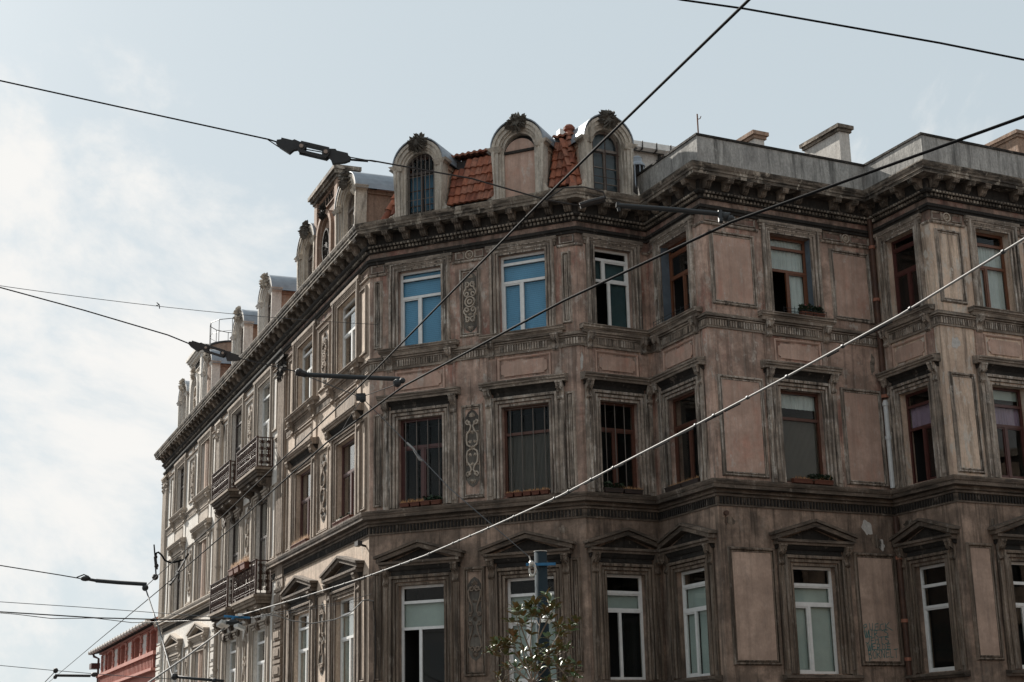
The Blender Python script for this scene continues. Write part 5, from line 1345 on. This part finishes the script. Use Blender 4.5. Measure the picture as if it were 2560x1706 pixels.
def magnolia():
    rr = random.Random(11)
    b0 = at(1335, 1706, 24.2); T = thing('magnolia_tree', (b0.x, b0.y, GZ), 'young magnolia tree with glossy dark leaves and brown undersides in front of the pole', 'tree')
    tr = MB(); br = MB()
    bx, by = b0.x, b0.y
    zc = at(1335, 1706, 24.2).z
    tr.tube([(bx - .05, by, GZ), (bx, by, zc - 1.0), (bx + .03, by, zc - .3)], .05, 7, .032)
    tips = []
    def P(u, v, dy=0): return at(u, v, 24.2 + dy)
    # stems traced with depth spread
    stems = [[(1330, 1700), (1325, 1620), (1330, 1560), (1322, 1520)], [(1335, 1700), (1345, 1600), (1352, 1540), (1375, 1505)], [(1330, 1700), (1310, 1640), (1300, 1590), (1290, 1540)], [(1335, 1705), (1385, 1650), (1415, 1610), (1440, 1560)],
             [(1325, 1705), (1275, 1660), (1255, 1630), (1235, 1640)], [(1338, 1705), (1400, 1680), (1440, 1665)], [(1330, 1706), (1370, 1630), (1395, 1590), (1400, 1570)], [(1328, 1706), (1290, 1680), (1265, 1690), (1250, 1712)],
             [(1345, 1600), (1375, 1540), (1385, 1520)], [(1330, 1640), (1300, 1560), (1297, 1530)], [(1332, 1706), (1350, 1660), (1372, 1640)], [(1330, 1706), (1290, 1630), (1285, 1610)], [(1380, 1650), (1415, 1690), (1435, 1720)], [(1330, 1740), (1360, 1720), (1400, 1725)], [(1330, 1740), (1300, 1730), (1270, 1735)]]
    start = Vector((bx + .03, by, zc - .3))
    for st in stems:
        dy = rr.uniform(-.45, .45)
        pts = [P(u, v, dy * (i + 1) / len(st)) for i, (u, v) in enumerate(st)]
        full_ = ([start] + pts) if st[0][1] >= 1700 else pts
        br.tube(full_, .014, 5, .005)
        tips.append((pts[-1], 1.0))
        for i in range(len(pts) - 1):
            for k in range(2):
                t_ = rr.uniform(.2, 1); base = pts[i].lerp(pts[i + 1], t_)
                tip = base + Vector((rr.uniform(-.16, .16), rr.uniform(-.25, .25), rr.uniform(.02, .16)))
                br.tube([base, tip], .006, 4, .004); tips.append((tip, .9))
    tr.build('trunk', M['bark'], T); br.build('branches', M['bark'], T)
    # leaf mesh: folded, pointed, 0.14 m
    lm = MB(); prof = [(0, .0, .0), (.03, .022, .006), (.07, .03, .012), (.11, .022, .012), (.145, 0, .0)]
    vs = []; fs = []
    for i, (y, x, z) in enumerate(prof): vs += [(-x, y, z + abs(x) * .35), (0, y, z), (x, y, z + abs(x) * .35)]
    for i in range(len(prof) - 1):
        a = i * 3; fs += [(a, a + 1, a + 4, a + 3), (a + 1, a + 2, a + 5, a + 4)]
    lm.add(vs, fs); LM = lm.mesh('leaf', M['leaf'], True)
    allm = []
    for tip, sc_ in tips:
        n = rr.randint(6, 10); ph = rr.uniform(0, 6)
        for k in range(n):
            az = ph + k * 2.4; elv = rr.uniform(-.25, 1.1)
            d = Vector((math.cos(az) * math.cos(elv), math.sin(az) * math.cos(elv), math.sin(elv)))
            side = d.cross(Vector((0, 0, 1))).normalized(); nrm = side.cross(d)
            s_ = rr.uniform(.75, 1.25); p = tip + d * .01
            m = Matrix(((side.x * s_, d.x * s_, nrm.x * s_, p.x), (side.y * s_, d.y * s_, nrm.y * s_, p.y), (side.z * s_, d.z * s_, nrm.z * s_, p.z), (0, 0, 0, 1))) @ Matrix.Rotation(rr.uniform(-.6, .6), 4, 'Y')
            allm.append(m)
    allm.sort(key=lambda m: m.translation.y)
    for m in allm[:290]: put('leaf', LM, T, m)
    rest = MB()
    for m in allm[290:]: rest.add([m @ Vector(v) for v in vs], fs)
    rest.build('foliage', M['leaf'], T, kind='stuff')
magnolia()

# floodlight street lamp hung on the span wires
lc = at(590, 1560, 36); LP = thing('street_floodlight', lc, 'flat grey double headed street floodlight hanging from the wires in front of the lower balcony', 'street lamp', None)
def bar(mb, a, b, r): mb.tube([a, b], r, 6)
mb = MB(); hp = [at(548, 1565, 36), at(612, 1572, 36)]
for u0, u1, v0, v1 in ((547, 572, 1566, 1562), (590, 612, 1568, 1572)):
    a = at(u0, v0, 35.7); b = at(u1, v1, 36.3)
    mb.hexa([(a.x, a.y - .3, a.z - .03), (b.x, a.y - .3, b.z - .03), (b.x, b.y + .1, b.z - .03), (a.x, b.y + .1, a.z - .03), (a.x, a.y - .3, a.z + .03), (b.x, a.y - .3, b.z + .05), (b.x, b.y + .1, b.z + .05), (a.x, b.y + .1, a.z + .03)])
mb.build('lens', M['frost'], LP)
mb = MB(); a = at(552, 1556, 36); b = at(605, 1562, 36); mb.tube([a, at(580, 1556, 36), b], .05, 8); mb.sphere(at(582, 1556, 36), (.16, .12, .07), 10, 6); mb.build('housing', M['steel'], LP)
mb = MB(); mb.tube([at(582, 1552, 36), at(584, 1540, 36)], .04, 8); bar(mb, at(560, 1541, 36), at(625, 1545, 36), .03); mb.build('hanger', M['strap'], LP)
mb = MB(); a = at(596, 1535, 36); b = at(608, 1541, 36); mb.box(a.x, b.x, 35.9, 36.05, b.z, a.z + .0); mb.build('connector_box', M['white_plastic'], LP)

# ================================================================== WIRES
def sag(a, b, n=8, s=0.):
    return [a.lerp(b, i / n) - Vector((0, 0, s * 4 * (i / n) * (1 - i / n))) for i in range(n + 1)]
def wire(pts, r, mat, label, cat='wire', name='overhead_wire', extra=None, group=None):
    mb = MB(); mb.tube(pts, r, 7); c = pts[len(pts) // 2]
    if extra:
        T = thing(name, c, label, cat, group); mb.build('cable', mat, T, smooth=True); extra(T); return T
    o = mb.build(name, mat, None, smooth=True); o['label'] = label; o['category'] = cat
    if group: o['group'] = group
    return o
ZW = 5.0
def zw(l): return [atz(u, v, ZW) for u, v in l]
wire(zw([(2050, -180), (1872, 0), (1640, 225), (1398, 460), (1140, 720), (885, 980), (640, 1211), (541, 1306), (365, 1466)]), .0115, M['cable'], 'thick black trolley wire running from the top edge steeply down to the left', group='trolley wires over the street')
wire(zw([(2900, 170), (2560, 292), (2200, 422), (1828, 556), (1410, 752), (1010, 965), (820, 1104), (640, 1264), (600, 1316 - 14), (395, 1478), (255, 1594), (122, 1706)]), .0145, M['cable'], 'thick black trolley wire entering at the right edge and passing both steel arms', group='trolley wires over the street')
def turnbuckle(T, a, b, mats, sc_=1.0):
    """two cast sockets joined by an open link; a,b = 3D ends"""
    d = (b - a); L = d.length; x = d.normalized(); y = Vector((0, 1, 0)); z = x.cross(y).normalized()
    P = lambda u, v, w: a + x * (u * L) + z * (-v * L * sc_ * 1.05) + y * (w * L * sc_)
    for mir in (0, 1):
        mb = MB()
        prof = [(0, -.02), (.05, -.035), (.05, -.055), (.2, -.055), (.22, -.07), (.34, -.05), (.34, .03), (.30, .03), (.25, .05), (.21, .1), (.06, .055), (.05, .05), (0, .02)]
        if mir: prof = [(1 - u, v) for u, v in prof]
        mb.loft([[P(u, v, -.03) for u, v in prof], [P(u, v, .03) for u, v in prof]]); mb.build('socket', mats[0], T)
    mb = MB()
    for w in (-.045, .045):
        n = 8
        for v0, v1 in ((-.062, -.036), (.036, .062)):
            mb.hexa([P(.32, v0, w - .01), P(.70, v0, w - .01), P(.70, v1, w - .01), P(.32, v1, w - .01), P(.32, v0, w + .01), P(.70, v0, w + .01), P(.70, v1, w + .01), P(.32, v1, w + .01)])
        for cu in (.345, .675):
            q = [(cu + .05 * math.cos(2 * PI * i / 14), .062 * math.sin(2 * PI * i / 14)) for i in range(14)]
            mb.loft([[P(u, v, w - .012) for u, v in q], [P(u, v, w + .012) for u, v in q]])
    mb.build('link_plate', mats[1], T)
    mb = MB()
    for cu in (.345, .675): mb.tube([P(cu, 0, -.075), P(cu, 0, .075)], .024 * L * sc_, 10)
    mb.build('bolt', M['brass'], T)
def ex1(T):
    turnbuckle(T, at(692, 356, 15), at(876, 399, 15), (M['steel'], M['steel']), 1.15)
    mb = MB(); mb.tube([at(940, 405, 15), at(700, 362, 15)], .0065, 5); mb.tube([at(670, 350, 15), at(700, 370, 15)], .006, 5); mb.tube([at(874, 401, 15), at(920, 405, 15)], .006, 5); mb.build('tie', M['cable'], T)
    mb = MB(); mb.tube([at(1450, 515, 15), at(1478, 506, 15), at(1512, 498, 15)], .035, 8); mb.tube([at(1365, 500, 15), at(1410, 470, 15), at(1460, 468, 15), at(1508, 480, 15), at(1515, 498, 15)], .008, 5)
    mb.build('clamp', M['castiron'], T)
    mb = MB(); mb.tube([at(1540, 514, 15), at(1690, 525, 15), at(1825, 538, 15)], .026, 10); mb.build('steel_arm', M['steel'], T)
    mb = MB(); mb.tube([at(1800, 528, 15), at(1802, 556, 14.95)], .025, 7); mb.sphere(at(1815, 543, 15), .05, 8, 6); mb.sphere(at(1828, 548, 14.95), .04, 8, 6); mb.tube([at(1545, 506, 15), at(1548, 528, 15)], .02, 6); mb.build('hanger', M['steel'], T)
wire([at(-60, 188, 15), at(0, 202, 15), at(300, 268, 15), at(672, 349, 15), at(694, 356, 15)], .0085, M['cable'], 'black span wire with turnbuckle at upper left, ending in a steel arm below the cornice', 'span wire', 'span_wire', ex1)
wire([at(876, 399, 15), at(930, 402, 15), at(1180, 447, 15), at(1365, 500, 15), at(1450, 515, 15)], .0085, M['castiron'], 'dark wire crossing the dormers between turnbuckle and clamp', 'wire', 'span_wire')
def ex2(T):
    turnbuckle(T, at(472, 858, 24), at(600, 898, 24), (M['castiron'], M['castiron']), 1.0)
    mb = MB(); mb.tube([at(741, 931, 24), at(765, 936, 24)], .055, 8); mb.sphere(at(748, 931, 24), .07, 8, 6); mb.build('clamp', M['castiron'], T)
    mb = MB(); mb.tube([at(765, 937, 24), at(880, 943, 24), at(1000, 948, 24)], .038, 10); mb.build('steel_arm', M['steel'], T)
    mb = MB(); mb.sphere(at(993, 958, 23.9), .07, 8, 6); mb.sphere(at(1006, 952, 23.9), .05, 8, 6); mb.build('hanger', M['steel'], T)
    mb = MB(); mb.tube([at(598, 896, 24), at(700, 920, 24), at(748, 931, 24)], .009, 6); mb.build('tie', M['castiron'], T)
wire([at(-60, 701, 24), at(0, 719, 24), at(210, 776, 24), at(420, 838, 24), at(474, 860, 24)], .011, M['cable'], 'black span wire with long turnbuckle before the wing roofline, ending in steel arm', 'span wire', 'span_wire', ex2)
def ex3(T):
    mb = MB(); mb.sphere(at(214, 1447, 46), (.16, .1, .08), 8, 6); mb.tube([at(222, 1449, 46), at(240, 1452, 46)], .05, 6); mb.tube([at(192, 1444, 46), at(210, 1437, 46), at(222, 1442, 46)], .02, 5); mb.build('insulator', M['castiron'], T)
    mb = MB(); mb.tube([at(240, 1452, 46), at(300, 1457, 46), at(366, 1461, 46)], .06, 8); mb.sphere(at(363, 1470, 46), .1, 8, 6); mb.build('steel_arm', M['steel'], T)
    mb = MB(); mb.tube([at(364, 1472, 46), at(383, 1530, 45), at(400, 1580, 44), at(432, 1694, 42)], .022, 5); mb.build('guy', M['thin'], T)
wire([at(-60, 1406, 46), at(0, 1414, 46), at(150, 1438, 46), at(208, 1448, 46)], .016, M['cable'], 'thin span wire with dark insulator and steel arm at the left, by the wing end', 'span wire', 'span_wire', ex3)
def ex4(T):
    mb = MB(); mb.box(*(sorted((at(896, 0, 27).x, at(917, 0, 27).x))), 26.95, 27.1, at(900, 1000, 27).z, at(900, 985, 27).z); mb.sphere(at(906, 998, 27), .07, 8, 5); mb.build('insulator', M['steel'], T)
    mb = MB(); mb.tube([at(912, 990, 27), at(990, 962, 26)], .008, 5); mb.tube([at(903, 1000, 27), at(870, 1050, 29), at(848, 1090, 32)], .007, 5); mb.build('stay', M['cable'], T)
    mb = MB(); mb.tube([at(1018, 1108, 26.7), at(1033, 1122, 26.6), at(1050, 1150, 26.5), at(1056, 1152, 26.5)], .022, 5); mb.build('tape', M['greycable'], T)
wire([at(755, 936, 24.2), at(905, 995, 27), at(1000, 1090, 26.8), at(1125, 1222, 26), at(1322, 1392, 25)], .008, M['thin'], 'thin grey guy wire slanting down to the pole, with a pale knot of tape', 'wire', 'guy_wire', ex4)
wire(sag(at(-60, 706, 30), F1.P(.3, .06, 10.96), 12, .12), .007, M['thin'], 'hair thin grey wire tied to the building corner beside the left front window', 'wire')
mb = MB(); mb.tube([at(392, 757, 31), at(398, 762, 31), at(399, 772, 31)], .01, 4); mb.tube([at(398, 762, 31), at(390, 765, 31)], .01, 4); o = mb.build('wire_scrap', M['cable'], None, label='scrap of twisted wire dangling from the hair thin wire', cat='scrap')
wire([at(-60, 1499, 40), at(0, 1505, 40), at(200, 1518, 40), at(400, 1533, 40), at(560, 1545, 37)], .009, M['thin'], 'thin straight wire above the red house, upper one of the pair', 'wire')
wire([at(-60, 1526, 40), at(0, 1530, 40), at(240, 1545, 40), at(400, 1549, 39), at(560, 1551, 36.5)], .016, M['cable'], 'black twisted cable bundle above the red house, lower one of the pair', 'cable')
wire([at(-60, 1528, 39.9), at(40, 1536, 39.9), at(130, 1547, 39.9), at(235, 1545.5, 39.9), at(330, 1557, 39.9), at(400, 1555, 39), at(480, 1552, 38), at(575, 1552, 36.3)], .010, M['castiron'], 'loosely looping cable drooping below the black twisted bundle', 'cable')
# pale wrapped cable across the front
path = [(604, 1537, 36), (760, 1492, 33), (919, 1441, 30), (1060, 1390, 27), (1218, 1322, 24), (1400, 1240, 21.5), (1523, 1175, 20), (1740, 1063, 18), (1958, 947, 16.5), (2250, 788, 14.8), (2560, 598, 13.2), (2700, 505, 12.5)]
def ex5(T):
    mb = MB()
    rr = random.Random(4)
    P3 = [at(*p) for p in path]
    for i in range(len(P3) - 1):
        L_ = (P3[i + 1] - P3[i]).length; n = max(1, int(L_ / .55))
        for k in range(n):
            if rr.random() < .5:
                p = P3[i].lerp(P3[i + 1], (k + rr.random() * .6) / n); q = P3[i].lerp(P3[i + 1], (k + rr.random() * .6) / n + .25 / L_)
                mb.tube([p - Vector((0, 0, .022)), q - Vector((0, 0, .026))], .009, 5)
    mb.build('black_lead', M['cable'], T)
    mb = MB()
    for i in range(len(P3) - 1):
        L_ = (P3[i + 1] - P3[i]).length; n = max(1, int(L_ / .8)); dr = (P3[i + 1] - P3[i]).normalized()
        for k in range(n):
            p = P3[i].lerp(P3[i + 1], (k + rr.random()) / n); mb.tube([p, p + dr * .03], .0225, 7)
    mb.build('tie_band', M['steel'], T)
wire([at(*p) for p in path], .0125, M['greycable'], 'pale grey tape wrapped cable sweeping from the floodlight up to the right edge', 'cable', 'wrapped_cable', ex5)
wire([at(562, 1571, 36), at(470, 1640, 34), at(380, 1701, 32), at(300, 1755, 30)], .02, M['greycable'], 'pale grey cable dropping left from the floodlight to the bottom edge', 'cable', 'wrapped_cable')
Yd = 37.4
wire([at(u, v, y) for u, v, y in ((618, 1546, 36), (675, 1537, 36.5), (700, 1542, 36.6), (728, 1552, 36.8), (780, 1559, 37), (835, 1550, 37.2), (874, 1535, 37.4), (900, 1509, 37.7), (911, 1500, 37.8), (933, 1503, 38.0))] , .014, M['greycable'], 'drooping grey cable between floodlight and the building corner', 'cable')
wire([at(933, 1503, 38.0), F1.P(.16, .05, 3.58), F1.P(.22, .05, 3.3), F1.P(.22, .05, 2.4), F1.P(.17, .05, 1.4), F1.P(.17, .05, -1)], .013, M['castiron'], 'cable clipped down the wall beside the building corner', 'cable')
wire([at(625, 1544, 36), at(760, 1520, 36.5), at(860, 1505, 37), F1.P(.12, .05, 3.98)], .006, M['thin'], 'thin dark wire from the floodlight to the corner, above the drooping cable', 'wire')
wire([at(625, 1546, 36), at(740, 1530, 36.6), at(870, 1507, 37.2), at(925, 1499, 37.9)], .006, M['thin'], 'thin wire with pale beads just above the drooping cable', 'wire')
wire([at(1650, -12, 14), at(1703, 0, 14), at(1860, 22, 14), at(2100, 64, 14), at(2350, 108, 14), at(2560, 150, 14), at(2700, 180, 14)], .011, M['cable'], 'black cable crossing the sky at the top right corner', 'cable')
def ex6(T):
    mb = MB(); mb.tube([at(138, 1689, 50), at(226, 1690, 50)], .045, 7); mb.sphere(at(236, 1687, 50), (.12, .08, .08), 8, 5); mb.sphere(at(139, 1677, 50), .09, 6, 4); mb.sphere(at(138, 1693, 50), .07, 6, 4); mb.build('steel_arm', M['castiron'], T)
    mb = MB(); mb.tube([at(139, 1678, 50), at(112, 1706, 50)], .014, 4); mb.build('stay', M['thin'], T)
wire([at(-60, 1657, 50), at(0, 1664, 50), at(139, 1677, 50), at(300, 1690, 50), at(430, 1698, 50)], .011, M['thin'], 'thin wire with small steel arm at the bottom left corner', 'span wire', 'span_wire', ex6)
def ex7(T):
    mb = MB(); mb.tube([at(388, 1395, 45), at(391, 1424, 45)], .045, 7); mb.sphere(at(389, 1393, 45), .06, 6, 4); mb.sphere(at(391, 1415, 45), .07, 6, 4); mb.sphere(at(388, 1443, 45), .1, 6, 4); mb.build('insulator', M['castiron'], T)
    mb = MB(); mb.tube([at(389, 1392, 45), at(391, 1383, 45), at(396, 1381, 45), at(404, 1388, 45), at(412, 1401, 45), at(424, 1407, 45), at(440, 1405, 45), at(462, 1399, 45), at(472, 1384, 45)], .03, 6); mb.build('jumper', M['cable'], T)
    mb = MB(); mb.tube([at(463, 1399, 45), at(445, 1430, 44), at(437, 1447, 43.5), at(425, 1462, 43)], .035, 6); mb.sphere(at(444, 1431, 44), .06, 6, 4); mb.build('strut', M['castiron'], T)
wire([at(385, 1362, 45), at(388, 1400, 45), at(390, 1440, 45)], .022, M['cable'], 'upright spike with curved jumper cable at the left end of the wing', 'fitting', 'feeder_clamp', ex7)
def ex8(T):
    mb = MB(); mb.sphere(at(436, 1692, 38), .09, 6, 4); mb.sphere(at(536, 1702, 38), .07, 6, 4); mb.build('clamp', M['steel'], T)
wire([at(436, 1692, 38), at(486, 1697, 38), at(560, 1703, 38)], .035, M['steel'], 'dark steel bracket arm at the bottom edge below the lower balcony', 'bracket', 'steel_bracket', ex8)
